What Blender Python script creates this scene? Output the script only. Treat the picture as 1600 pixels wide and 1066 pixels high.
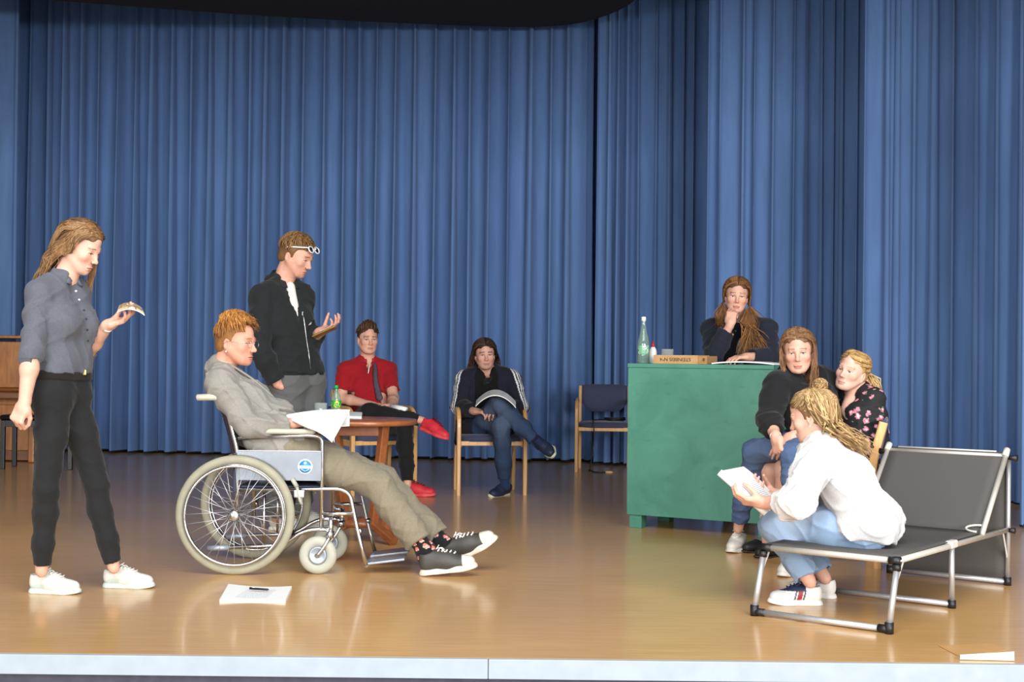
import bpy, bmesh, math, random
import numpy as np
from mathutils import Vector, Matrix

# ---------------------------------------------------------------- camera, world, light, exposure
scene = bpy.context.scene
for o in list(bpy.data.objects):
    bpy.data.objects.remove(o)
COL = scene.collection
random.seed(7)
RNG = np.random.default_rng(7)

FPX, CAMH = 2150.0, 1.10
PITCH, ROLL = 0.01023, 0.0106
cF = np.array([0, math.cos(PITCH), math.sin(PITCH)])
cR0 = np.array([1.0, 0, 0]); cU0 = np.array([0, -math.sin(PITCH), math.cos(PITCH)])
cR = math.cos(ROLL) * cR0 + math.sin(ROLL) * cU0
cU = -math.sin(ROLL) * cR0 + math.cos(ROLL) * cU0
cam_data = bpy.data.cameras.new('camera')
cam_data.sensor_width = 36.0
cam_data.lens = FPX / 1600 * 36.0
cam_data.clip_end = 200
cam = bpy.data.objects.new('camera', cam_data)
COL.objects.link(cam)
cam.matrix_world = Matrix(((cR[0], cU[0], -cF[0], 0), (cR[1], cU[1], -cF[1], 0), (cR[2], cU[2], -cF[2], CAMH), (0, 0, 0, 1)))
scene.camera = cam

scene.view_settings.view_transform = 'Standard'
scene.view_settings.look = 'None'
scene.view_settings.gamma = 1.0
scene.view_settings.use_curve_mapping = False
scene.view_settings.exposure = 0.06

world = bpy.data.worlds.new('world')
scene.world = world
world.use_nodes = True
world.node_tree.nodes['Background'].inputs[0].default_value = (0.93, 0.97, 1.0, 1)
world.node_tree.nodes['Background'].inputs[1].default_value = 0.7

def area_light(name, loc, target, sx, sy, power, color):
    l = bpy.data.lights.new(name, 'AREA')
    l.shape = 'RECTANGLE'; l.size = sx; l.size_y = sy; l.energy = power; l.color = color
    o = bpy.data.objects.new(name, l); COL.objects.link(o)
    o.location = loc
    o.rotation_euler = (Vector(target) - Vector(loc)).to_track_quat('-Z', 'Y').to_euler()
    return o
# daylight through the tall windows of the hall, on both sides behind the camera
area_light('hall_windows_left', (-7.0, -9.5, 3.2), (-0.5, 10, 1.5), 9.0, 4.0, 1250, (1.0, 0.985, 0.96))
area_light('hall_windows_right', (7.0, -9.5, 3.2), (0.5, 10, 1.5), 9.0, 4.0, 2500, (1.0, 0.985, 0.96))
# added soft overhead fill in front of the stage, brightening the floor
area_light('overhead_fill', (0.5, -0.5, 7.6), (0.2, 9.0, 0), 9.0, 6.0, 1050, (0.97, 0.985, 1.0))

# ---------------------------------------------------------------- helpers
def V(*a):
    return np.array(a[0] if len(a) == 1 else a, dtype=float)
def nrm(v):
    v = np.asarray(v, float); return v / (np.linalg.norm(v) + 1e-12)
def lerp(a, b, t):
    return np.asarray(a, float) * (1 - t) + np.asarray(b, float) * t
def ray(px, py):
    return cF + (px - 800) / FPX * cR - (py - 533) / FPX * cU
def P(px, py, Y):
    """the point at depth Y metres from the camera that the photo shows at px, py"""
    d = ray(px, py); return np.array([0, 0, CAMH]) + d * (Y / d[1])
def G(px, py, z=0.0):
    """the point of the stage floor (or of height z) at px, py"""
    d = ray(px, py); return np.array([0, 0, CAMH]) + d * ((z - CAMH) / d[2])
def lin(r, g=None, b=None):
    if g is None: r, g, b = r
    f = lambda c: (c / 255 / 12.92) if c / 255 <= 0.04045 else ((c / 255 + 0.055) / 1.055) ** 2.4
    return np.array([f(r), f(g), f(b)])

def tag(o, label=None, cat=None, group=None, kind=None):
    if label: o['label'] = label
    if cat: o['category'] = cat
    if group: o['group'] = group
    if kind: o['kind'] = kind
    return o
def empty(name, loc, rz=0.0, parent=None):
    o = bpy.data.objects.new(name, None); COL.objects.link(o)
    o.empty_display_size = 0.1
    o.location = [float(c) for c in loc]; o.rotation_euler = (0, 0, rz)
    if parent: o.parent = parent
    return o
def thing(name, loc, label, cat, rz=0.0, group=None):
    return tag(empty(name, loc, rz), label, cat, group)

def mesh_np(name, verts, quads, smooth=True, col=None, mats=None, tris=None, midx=None):
    verts = np.asarray(verts, np.float32); me = bpy.data.meshes.new(name)
    quads = np.zeros((0, 4), int) if quads is None else np.asarray(quads, np.int32).reshape(-1, 4)
    tris = np.zeros((0, 3), int) if tris is None else np.asarray(tris, np.int32).reshape(-1, 3)
    nl = quads.size + tris.size
    me.vertices.add(len(verts)); me.vertices.foreach_set('co', verts.ravel())
    me.loops.add(nl); me.loops.foreach_set('vertex_index', np.concatenate([quads.ravel(), tris.ravel()]).astype(np.int32))
    n = len(quads) + len(tris); me.polygons.add(n)
    st = np.concatenate([np.arange(len(quads)) * 4, len(quads) * 4 + np.arange(len(tris)) * 3]).astype(np.int32)
    me.polygons.foreach_set('loop_start', st)
    me.polygons.foreach_set('loop_total', np.concatenate([np.full(len(quads), 4), np.full(len(tris), 3)]).astype(np.int32))
    me.polygons.foreach_set('use_smooth', np.full(n, smooth))
    if midx is not None: me.polygons.foreach_set('material_index', np.asarray(midx, np.int32))
    me.update(calc_edges=True)
    if col is not None:
        c = np.ones((len(verts), 4), np.float32); c[:, :3] = col
        a = me.color_attributes.new('Col', 'FLOAT_COLOR', 'POINT'); a.data.foreach_set('color', c.ravel())
    for m in (mats or []): me.materials.append(m)
    return me
def put(name, me, parent=None, mat=None, loc=None, world_verts=False):
    """link a mesh; with world_verts its vertices are world coordinates and are moved into the parent's frame"""
    if mat is not None and len(me.materials) == 0: me.materials.append(mat)
    o = bpy.data.objects.new(name, me); COL.objects.link(o)
    if parent is not None:
        o.parent = parent
        if world_verts:
            M = Matrix.Identity(4); p = parent; chain = []
            while p is not None: chain.append(p); p = p.parent
            for q in reversed(chain): M = M @ q.matrix_basis
            me.transform(M.inverted())
    if loc is not None: o.location = [float(c) for c in loc]
    return o

class MB:
    """collects boxes, tubes, lathes, sweeps into one mesh"""
    def __init__(s): s.v = []; s.f = []; s.sm = []; s.n = 0
    def add(s, v, f, smooth=True):
        v = np.asarray(v, float)
        s.v.append(v); s.f += [tuple(int(i) + s.n for i in q) for q in f]; s.sm += [smooth] * len(f); s.n += len(v)
        return s
    def box(s, c, size, ax=None, bev=0.0, smooth=False):
        c = V(c); h = V(size) / 2; ax = np.eye(3) if ax is None else np.asarray(ax, float)
        bm = bmesh.new(); bmesh.ops.create_cube(bm, size=1.0)
        for v in bm.verts: v.co = Vector((v.co.x * 2 * h[0], v.co.y * 2 * h[1], v.co.z * 2 * h[2]))
        if bev > 0: bmesh.ops.bevel(bm, geom=bm.edges[:], offset=min(bev, .49 * 2 * min(h)), segments=2, profile=0.5, affect='EDGES')
        bm.verts.index_update()
        v = np.array([list(q.co) for q in bm.verts]); f = [[q.index for q in fc.verts] for fc in bm.faces]; bm.free()
        return s.add(v @ ax + c, f, smooth)
    def tube(s, pts, r, n=10, closed=False, cap=True, flat=1.0, up=None):
        pts = [V(p) for p in pts]; N = len(pts); rr = r if hasattr(r, '__len__') else [r] * N
        T = []
        for i in range(N):
            if closed: t = pts[(i + 1) % N] - pts[i - 1]
            else: t = pts[min(i + 1, N - 1)] - pts[max(i - 1, 0)]
            T.append(nrm(t))
        u = V(up) if up is not None else (V(0, 0, 1) if abs(T[0][2]) < .9 else V(1, 0, 0))
        vs = []
        for i in range(N):
            u = u - T[i] * (u @ T[i])
            u = nrm(u); w = np.cross(T[i], u)
            if up is not None: uu = nrm(V(up) - T[i] * (V(up) @ T[i])); u = uu; w = np.cross(T[i], u)
            for k in range(n):
                a = 2 * math.pi * k / n
                vs.append(pts[i] + rr[i] * (math.cos(a) * u * flat + math.sin(a) * w))
        f = []
        for i in range(N if closed else N - 1):
            j = (i + 1) % N
            for k in range(n):
                f.append((i * n + k, i * n + (k + 1) % n, j * n + (k + 1) % n, j * n + k))
        if cap and not closed:
            f.append(tuple(reversed(range(n)))); f.append(tuple((N - 1) * n + k for k in range(n)))
        return s.add(vs, f)
    def sweep(s, pts, w, h, side, bev=0.004, closed=False):
        """rounded-rectangle section: w along side, h across"""
        pts = [V(p) for p in pts]; N = len(pts); side = nrm(side); sec = []
        for sx, sy in ((1, 1), (-1, 1), (-1, -1), (1, -1)):
            for a, b in (((sx * (w / 2), sy * (h / 2 - bev)), (sx * (w / 2 - bev), sy * (h / 2))),):
                sec += [a, b] if sx * sy > 0 else [b, a]
        n = len(sec); vs = []
        for i in range(N):
            t = nrm(pts[(i + 1) % N] - pts[i - 1]) if closed else nrm(pts[min(i + 1, N - 1)] - pts[max(i - 1, 0)])
            sd = nrm(side - t * (side @ t)); u = np.cross(t, sd)
            for a, b in sec: vs.append(pts[i] + sd * a + u * b)
        f = []
        for i in range(N if closed else N - 1):
            j = (i + 1) % N
            for k in range(n): f.append((i * n + k, i * n + (k + 1) % n, j * n + (k + 1) % n, j * n + k))
        if not closed: f.append(tuple(reversed(range(n)))); f.append(tuple((N - 1) * n + k for k in range(n)))
        return s.add(vs, f, False)
    def lathe(s, prof, c=(0, 0, 0), n=24, axis=(0, 0, 1)):
        ax = nrm(axis); a = nrm(np.cross(ax, (0, 1, 0) if abs(ax[1]) < .9 else (1, 0, 0))); b = np.cross(ax, a)
        vs = []; f = []
        for r, z in prof:
            for k in range(n):
                t = 2 * math.pi * k / n
                vs.append(V(c) + ax * z + (a * math.cos(t) + b * math.sin(t)) * max(r, 1e-5))
        for i in range(len(prof) - 1):
            for k in range(n): f.append((i * n + k, i * n + (k + 1) % n, (i + 1) * n + (k + 1) % n, (i + 1) * n + k))
        return s.add(vs, f)
    def torus(s, c, axis, R, r, n=64, m=12, rz=None):
        ax = nrm(axis); a = nrm(np.cross(ax, (0, 0, 1) if abs(ax[2]) < .9 else (1, 0, 0))); b = np.cross(ax, a)
        rz = rz or r; vs = []; f = []
        for i in range(n):
            t = 2 * math.pi * i / n; d = a * math.cos(t) + b * math.sin(t)
            for k in range(m):
                q = 2 * math.pi * k / m; vs.append(V(c) + d * (R + r * math.cos(q)) + ax * rz * math.sin(q))
        for i in range(n):
            j = (i + 1) % n
            for k in range(m): f.append((i * m + k, j * m + k, j * m + (k + 1) % m, i * m + (k + 1) % m))
        return s.add(vs, f)
    def mesh(s, name):
        me = bpy.data.meshes.new(name)
        me.from_pydata([tuple(p) for p in np.concatenate(s.v)], [], s.f)
        me.polygons.foreach_set('use_smooth', s.sm); me.update()
        bm = bmesh.new(); bm.from_mesh(me); bmesh.ops.recalc_face_normals(bm, faces=bm.faces[:]); bm.to_mesh(me); bm.free()
        return me
    def build(s, name, mat, parent=None, loc=None, world_verts=False):
        return put(name, s.mesh(name), parent, mat, loc, world_verts)

def rounded(pts, r=0.03, n=5):
    """polyline with its inner corners rounded"""
    pts = [V(p) for p in pts]; out = [pts[0]]
    for i in range(1, len(pts) - 1):
        a, b, c = pts[i - 1], pts[i], pts[i + 1]
        q = min(r, .49 * np.linalg.norm(a - b), .49 * np.linalg.norm(c - b))
        p0 = b + nrm(a - b) * q; p1 = b + nrm(c - b) * q
        for k in range(n + 1):
            t = k / n; out.append(p0 * (1 - t) ** 2 + b * 2 * t * (1 - t) + p1 * t * t)
    out.append(pts[-1]); return out
def bez(pts, n=12):
    """smooth curve through points"""
    pts = [V(p) for p in pts]; out = []
    q = [2 * pts[0] - pts[1]] + pts + [2 * pts[-1] - pts[-2]]
    for i in range(1, len(q) - 2):
        for k in range(n):
            t = k / n
            out.append(.5 * ((2 * q[i]) + (-q[i - 1] + q[i + 1]) * t + (2 * q[i - 1] - 5 * q[i] + 4 * q[i + 1] - q[i + 2]) * t * t + (-q[i - 1] + 3 * q[i] - 3 * q[i + 1] + q[i + 2]) * t ** 3))
    out.append(pts[-1]); return out

# ---------------------------------------------------------------- materials
def new_mat(name):
    m = bpy.data.materials.new(name); m.use_nodes = True
    nt = m.node_tree; return m, nt, nt.nodes['Principled BSDF']
def nd(nt, typ, **kw):
    n = nt.nodes.new(typ)
    for k, v in kw.items():
        if k.startswith('i_'): n.inputs[k[2:].replace('_', ' ')].default_value = v
        else: setattr(n, k, v)
    return n
def simple(name, rgb, rough=0.5, metal=0.0, noise=0.06, scale=30, bump=0.0, bscale=200, coat=0.0, sheen=0.0, stretch=(1, 1, 1), spec=0.5):
    m, nt, b = new_mat(name); L = nt.links
    c = lin(*rgb)
    tc = nd(nt, 'ShaderNodeTexCoord'); mp = nd(nt, 'ShaderNodeMapping'); mp.inputs['Scale'].default_value = stretch
    L.new(tc.outputs['Object'], mp.inputs[0])
    nz = nd(nt, 'ShaderNodeTexNoise'); nz.inputs['Scale'].default_value = scale; nz.inputs['Detail'].default_value = 5
    L.new(mp.outputs[0], nz.inputs['Vector'])
    cr = nd(nt, 'ShaderNodeValToRGB')
    cr.color_ramp.elements[0].position = .3; cr.color_ramp.elements[1].position = .7
    cr.color_ramp.elements[0].color = (*(c * (1 - noise)), 1); cr.color_ramp.elements[1].color = (*np.minimum(c * (1 + noise), 1), 1)
    L.new(nz.outputs[0], cr.inputs[0]); L.new(cr.outputs[0], b.inputs['Base Color'])
    b.inputs['Roughness'].default_value = rough; b.inputs['Metallic'].default_value = metal
    b.inputs['Coat Weight'].default_value = coat; b.inputs['Sheen Weight'].default_value = sheen
    b.inputs['Specular IOR Level'].default_value = spec
    if bump:
        n2 = nd(nt, 'ShaderNodeTexNoise'); n2.inputs['Scale'].default_value = bscale; n2.inputs['Detail'].default_value = 3
        L.new(mp.outputs[0], n2.inputs['Vector'])
        bp = nd(nt, 'ShaderNodeBump'); bp.inputs['Strength'].default_value = bump; bp.inputs['Distance'].default_value = .002
        L.new(n2.outputs[0], bp.inputs['Height']); L.new(bp.outputs[0], b.inputs['Normal'])
    return m
def attr_mat(name, rough=0.6, noise=0.12, scale=60, bump=0.15, bscale=300, stretch=(1, 1, 1), sss=0.0, spec=0.5, sheen=0.0):
    """colour from the mesh's own colour attribute, varied by a little noise"""
    m, nt, b = new_mat(name); L = nt.links
    at = nd(nt, 'ShaderNodeAttribute'); at.attribute_name = 'Col'
    tc = nd(nt, 'ShaderNodeTexCoord'); mp = nd(nt, 'ShaderNodeMapping'); mp.inputs['Scale'].default_value = stretch
    L.new(tc.outputs['Object'], mp.inputs[0])
    nz = nd(nt, 'ShaderNodeTexNoise'); nz.inputs['Scale'].default_value = scale; nz.inputs['Detail'].default_value = 4
    L.new(mp.outputs[0], nz.inputs['Vector'])
    mr = nd(nt, 'ShaderNodeMapRange'); mr.inputs['From Min'].default_value = .3; mr.inputs['From Max'].default_value = .7
    mr.inputs['To Min'].default_value = 1 - noise; mr.inputs['To Max'].default_value = 1 + noise
    L.new(nz.outputs[0], mr.inputs[0])
    mx = nd(nt, 'ShaderNodeVectorMath', operation='MULTIPLY')
    L.new(at.outputs['Color'], mx.inputs[0]); L.new(mr.outputs[0], mx.inputs[1]); L.new(mx.outputs[0], b.inputs['Base Color'])
    b.inputs['Roughness'].default_value = rough; b.inputs['Specular IOR Level'].default_value = spec
    b.inputs['Sheen Weight'].default_value = sheen
    if sss:
        b.inputs['Subsurface Weight'].default_value = sss; b.inputs['Subsurface Radius'].default_value = (1, .35, .2); b.inputs['Subsurface Scale'].default_value = .006
    if bump:
        n2 = nd(nt, 'ShaderNodeTexNoise'); n2.inputs['Scale'].default_value = bscale; n2.inputs['Detail'].default_value = 3
        L.new(mp.outputs[0], n2.inputs['Vector'])
        bp = nd(nt, 'ShaderNodeBump'); bp.inputs['Strength'].default_value = bump; bp.inputs['Distance'].default_value = .002
        L.new(n2.outputs[0], bp.inputs['Height']); L.new(bp.outputs[0], b.inputs['Normal'])
    return m
def glass_mat(name, rgb=(245, 250, 248), rough=0.03, clear=0.82):
    """thin clear glass: mostly see-through, with a mirror-like gloss that grows at grazing angles"""
    m, nt, b = new_mat(name); L = nt.links; out = nt.nodes['Material Output']
    b.inputs['Base Color'].default_value = (*lin(*rgb), 1); b.inputs['Roughness'].default_value = rough; b.inputs['Metallic'].default_value = .35
    tr = nd(nt, 'ShaderNodeBsdfTransparent'); tr.inputs[0].default_value = (*lin(*rgb), 1)
    lw = nd(nt, 'ShaderNodeLayerWeight'); lw.inputs[0].default_value = .25
    mr = nd(nt, 'ShaderNodeMapRange'); mr.inputs['To Min'].default_value = 1 - clear; mr.inputs['To Max'].default_value = .75
    L.new(lw.outputs['Facing'], mr.inputs[0])
    mx = nd(nt, 'ShaderNodeMixShader'); L.new(mr.outputs[0], mx.inputs[0]); L.new(tr.outputs[0], mx.inputs[1]); L.new(b.outputs[0], mx.inputs[2])
    L.new(mx.outputs[0], out.inputs['Surface'])
    return m
def wood_mat(name, c1, c2, rough=0.4, coat=0.3, stretch=(1, 1, 12), scale=6):
    m, nt, b = new_mat(name); L = nt.links
    tc = nd(nt, 'ShaderNodeTexCoord'); mp = nd(nt, 'ShaderNodeMapping')
    s = V(stretch); mp.inputs['Scale'].default_value = tuple(12 / s)
    L.new(tc.outputs['Object'], mp.inputs[0])
    nz = nd(nt, 'ShaderNodeTexNoise'); nz.inputs['Scale'].default_value = scale; nz.inputs['Detail'].default_value = 6; nz.inputs['Distortion'].default_value = .6
    L.new(mp.outputs[0], nz.inputs['Vector'])
    cr = nd(nt, 'ShaderNodeValToRGB'); cr.color_ramp.elements[0].position = .32; cr.color_ramp.elements[1].position = .68
    cr.color_ramp.elements[0].color = (*lin(*c1), 1); cr.color_ramp.elements[1].color = (*lin(*c2), 1)
    L.new(nz.outputs[0], cr.inputs[0]); L.new(cr.outputs[0], b.inputs['Base Color'])
    b.inputs['Roughness'].default_value = rough; b.inputs['Coat Weight'].default_value = coat; b.inputs['Coat Roughness'].default_value = .2
    return m
def print_mat(name, rgb=(240, 240, 238), ink=(176, 176, 180), rows=0.009, margin=0.03, half=(.1, .14)):
    """white paper with faint printed lines of text running along local x, rows along local y"""
    m, nt, b = new_mat(name); L = nt.links
    tc = nd(nt, 'ShaderNodeTexCoord'); sp = nd(nt, 'ShaderNodeSeparateXYZ'); L.new(tc.outputs['Object'], sp.inputs[0])
    fr = nd(nt, 'ShaderNodeMath', operation='PINGPONG'); fr.inputs[1].default_value = rows / 2; L.new(sp.outputs[1], fr.inputs[0])
    lt = nd(nt, 'ShaderNodeMath', operation='LESS_THAN'); lt.inputs[1].default_value = rows * .17; L.new(fr.outputs[0], lt.inputs[0])
    mp = nd(nt, 'ShaderNodeMapping'); mp.inputs['Scale'].default_value = (220, 60, 1); L.new(tc.outputs['Object'], mp.inputs[0])
    nz = nd(nt, 'ShaderNodeTexNoise'); nz.inputs['Scale'].default_value = 1.0; L.new(mp.outputs[0], nz.inputs['Vector'])
    g1 = nd(nt, 'ShaderNodeMath', operation='GREATER_THAN'); g1.inputs[1].default_value = .45; L.new(nz.outputs[0], g1.inputs[0])
    ax = nd(nt, 'ShaderNodeMath', operation='ABSOLUTE'); L.new(sp.outputs[0], ax.inputs[0])
    lx = nd(nt, 'ShaderNodeMath', operation='LESS_THAN'); lx.inputs[1].default_value = half[0] - margin; L.new(ax.outputs[0], lx.inputs[0])
    ay = nd(nt, 'ShaderNodeMath', operation='ABSOLUTE'); L.new(sp.outputs[1], ay.inputs[0])
    ly = nd(nt, 'ShaderNodeMath', operation='LESS_THAN'); ly.inputs[1].default_value = half[1] - margin; L.new(ay.outputs[0], ly.inputs[0])
    p = lt
    for q in (g1, lx, ly):
        k = nd(nt, 'ShaderNodeMath', operation='MULTIPLY'); L.new(p.outputs[0], k.inputs[0]); L.new(q.outputs[0], k.inputs[1]); p = k
    mx = nd(nt, 'ShaderNodeMix', data_type='RGBA'); L.new(p.outputs[0], mx.inputs['Factor'])
    mx.inputs['A'].default_value = (*lin(*rgb), 1); mx.inputs['B'].default_value = (*lin(*ink), 1)
    L.new(mx.outputs['Result'], b.inputs['Base Color']); b.inputs['Roughness'].default_value = .7
    return m

M = {}
M['chrome'] = simple('chrome', (205, 205, 208), .18, 1.0, .02)
M['alu'] = simple('grey_painted_tube', (190, 190, 192), .35, .6, .04)
M['alu_warm'] = simple('beige_grey_tube', (196, 190, 180), .4, .35, .04)
M['black_plastic'] = simple('black_plastic', (24, 24, 26), .45)
M['dark_rubber'] = simple('dark_rubber', (40, 40, 42), .7)
M['grey_tyre'] = simple('grey_tyre', (146, 142, 122), .6, 0, .08, 20)
M['grip_grey'] = simple('grey_grip', (180, 178, 160), .55)
M['navy_vinyl'] = simple('navy_vinyl', (36, 42, 66), .5, 0, .1, 25, .1, 120)
M['steel_plate'] = simple('polished_steel_plate', (196, 202, 210), .16, .85, .12, 7)
M['paper'] = simple('paper', (240, 240, 238), .7, 0, .02)
M['text_black'] = simple('black_ink', (35, 25, 18), .7)
M['chair_wood'] = wood_mat('beech_wood', (210, 158, 98), (226, 178, 118), .4, .3)
M['chair_blue'] = simple('blue_grey_upholstery', (58, 64, 92), .85, 0, .12, 150, .3, 400, sheen=.2)
M['table_wood'] = wood_mat('cherry_wood', (138, 78, 42), (160, 94, 54), .35, .4, (4, 4, 4))
M['glass'] = glass_mat('clear_glass')
M['white_plastic'] = simple('white_plastic', (236, 236, 234), .4)
M['white_rubber'] = simple('white_rubber', (206, 204, 196), .55)
# ---------------------------------------------------------------- the stage itself
def floor_material():
    m, nt, b = new_mat('varnished_stage_floor'); L = nt.links
    tc = nd(nt, 'ShaderNodeTexCoord'); mp = nd(nt, 'ShaderNodeMapping'); mp.inputs['Scale'].default_value = (1.2, 22, 1)
    L.new(tc.outputs['Object'], mp.inputs[0])
    nz = nd(nt, 'ShaderNodeTexNoise'); nz.inputs['Scale'].default_value = 2.2; nz.inputs['Detail'].default_value = 7; nz.inputs['Roughness'].default_value = .65
    L.new(mp.outputs[0], nz.inputs['Vector'])
    cr = nd(nt, 'ShaderNodeValToRGB'); e = cr.color_ramp.elements
    e[0].position = .3; e[1].position = .72
    e[0].color = (*lin(192, 144, 84), 1); e[1].color = (*lin(216, 171, 110), 1)
    L.new(nz.outputs[0], cr.inputs[0])
    n2 = nd(nt, 'ShaderNodeTexNoise'); n2.inputs['Scale'].default_value = .9; n2.inputs['Detail'].default_value = 3
    L.new(tc.outputs['Object'], n2.inputs['Vector'])
    mx = nd(nt, 'ShaderNodeMix', data_type='RGBA', blend_type='MULTIPLY')
    mx.inputs['Factor'].default_value = 1
    mr = nd(nt, 'ShaderNodeMapRange'); mr.inputs['From Min'].default_value = .3; mr.inputs['From Max'].default_value = .7
    mr.inputs['To Min'].default_value = .9; mr.inputs['To Max'].default_value = 1.06
    L.new(n2.outputs[0], mr.inputs[0]); L.new(cr.outputs[0], mx.inputs['A']); L.new(mr.outputs[0], mx.inputs['B'])
    L.new(mx.outputs['Result'], b.inputs['Base Color'])
    b.inputs['Roughness'].default_value = .3; b.inputs['Coat Weight'].default_value = .35; b.inputs['Coat Roughness'].default_value = .12
    bp = nd(nt, 'ShaderNodeBump'); bp.inputs['Strength'].default_value = .06; bp.inputs['Distance'].default_value = .003
    L.new(nz.outputs[0], bp.inputs['Height']); L.new(bp.outputs[0], b.inputs['Normal'])
    return m
M['floor'] = floor_material()
M['fascia'] = simple('white_painted_board', (152, 160, 167), .6, 0, .05, 14)
M['dark_front'] = simple('dark_grey_stage_front', (72, 70, 82), .8, 0, .2, 18)
M['wall'] = simple('grey_wall', (120, 120, 122), .9)
M['hall_floor'] = simple('hall_floor', (150, 128, 100), .5)
M['ceil_dark'] = simple('black_brown_ceiling', (36, 33, 28), .9, 0, .08, 10)

EDGE = 5.005
tag(MB().box((0, (EDGE + 15.6) / 2, -.035), (14, 15.6 - EDGE, .07)).build('floor', M['floor']), kind='structure')
t = tag(empty('trim_1', (0, EDGE, 0)), kind='structure')
jx = P(763, 1040, EDGE)[0]
for x0, x1 in ((-7, jx - .001), (jx + .001, jx + 4.2), (jx + 4.202, 7)):
    MB().box(((x0 + x1) / 2, -.012, -.036), (x1 - x0, .024, .072), bev=.003).build('board', M['fascia'], t)
tag(MB().box((0, EDGE + .15, -.59), (14, .1, 1.03)).build('wall_front', M['dark_front']), kind='structure')
tag(MB().box((0, 15.65, 2.7), (14.2, .1, 7.6)).build('wall_back', M['wall']), kind='structure')
tag(MB().box((-7.05, 10.3, 2.7), (.1, 10.6, 7.6)).build('wall_left', M['wall']), kind='structure')
tag(MB().box((7.05, 10.3, 2.7), (.1, 10.6, 7.6)).build('wall_right', M['wall']), kind='structure')
tag(MB().box((0, 10.3, 6.55), (14.2, 10.6, .1)).build('ceiling', M['wall']), kind='structure')

tag(MB().box((0, 5.5, 5.2), (14.2, .3, 2.8)).build('wall_light_block', M['wall']), kind='structure')  # unseen header, added to keep hall light off the upper curtains

# dark suspended ceiling panel with a rounded far corner
def ceiling_panel():
    z = 4.45
    pt = lambda px, py: G(px, py, z)[:2]
    far = [pt(-260, -16), pt(65, 0), pt(230, 12), pt(400, 24), pt(560, 33), pt(700, 39), pt(800, 42), pt(860, 41), pt(905, 36), pt(945, 25), pt(975, 12), pt(992, 0), pt(1004, -16), pt(1012, -40)]
    far = [q[:2] for q in bez([V(q[0], q[1], 0) for q in far], 4)]
    r = far[-1]
    out = list(far) + [V(r[0] + .02, 11.0), V(r[0] + .02, 7.0), V(-6.9, 7.0)]
    n = len(out); vs = [V(q[0], q[1], z) for q in out] + [V(q[0], q[1], z + .22) for q in out]
    f = [tuple(range(n)), tuple(reversed(range(n, 2 * n)))] + [(i, (i + 1) % n, n + (i + 1) % n, n + i) for i in range(n)]
    tag(MB().add(vs, f, False).build('ceiling_panel', M['ceil_dark']), 'dark curved ceiling panel hanging above the stage in front of the curtain', 'ceiling panel')
ceiling_panel()

# ---------------------------------------------------------------- curtains
def curtain_material(name, rgb):
    m, nt, b = new_mat(name); L = nt.links
    tc = nd(nt, 'ShaderNodeTexCoord'); mp = nd(nt, 'ShaderNodeMapping'); mp.inputs['Scale'].default_value = (3, 3, .35)
    L.new(tc.outputs['Object'], mp.inputs[0])
    nz = nd(nt, 'ShaderNodeTexNoise'); nz.inputs['Scale'].default_value = 4; nz.inputs['Detail'].default_value = 5
    L.new(mp.outputs[0], nz.inputs['Vector'])
    c = lin(*rgb); cr = nd(nt, 'ShaderNodeValToRGB')
    cr.color_ramp.elements[0].position = .3; cr.color_ramp.elements[1].position = .7
    cr.color_ramp.elements[0].color = (*(c * .9), 1); cr.color_ramp.elements[1].color = (*(c * 1.1), 1)
    L.new(nz.outputs[0], cr.inputs[0]); L.new(cr.outputs[0], b.inputs['Base Color'])
    b.inputs['Roughness'].default_value = .9; b.inputs['Specular IOR Level'].default_value = .15; b.inputs['Sheen Weight'].default_value = .15
    n2 = nd(nt, 'ShaderNodeTexNoise'); n2.inputs['Scale'].default_value = 350
    L.new(tc.outputs['Object'], n2.inputs['Vector'])
    bp = nd(nt, 'ShaderNodeBump'); bp.inputs['Strength'].default_value = .2; bp.inputs['Distance'].default_value = .002
    L.new(n2.outputs[0], bp.inputs['Height']); L.new(bp.outputs[0], b.inputs['Normal'])
    return m
M['curtain'] = curtain_material('blue_stage_curtain', (98, 130, 180))
M['hem'] = simple('dark_hem_tape', (22, 26, 40), .9)

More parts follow.
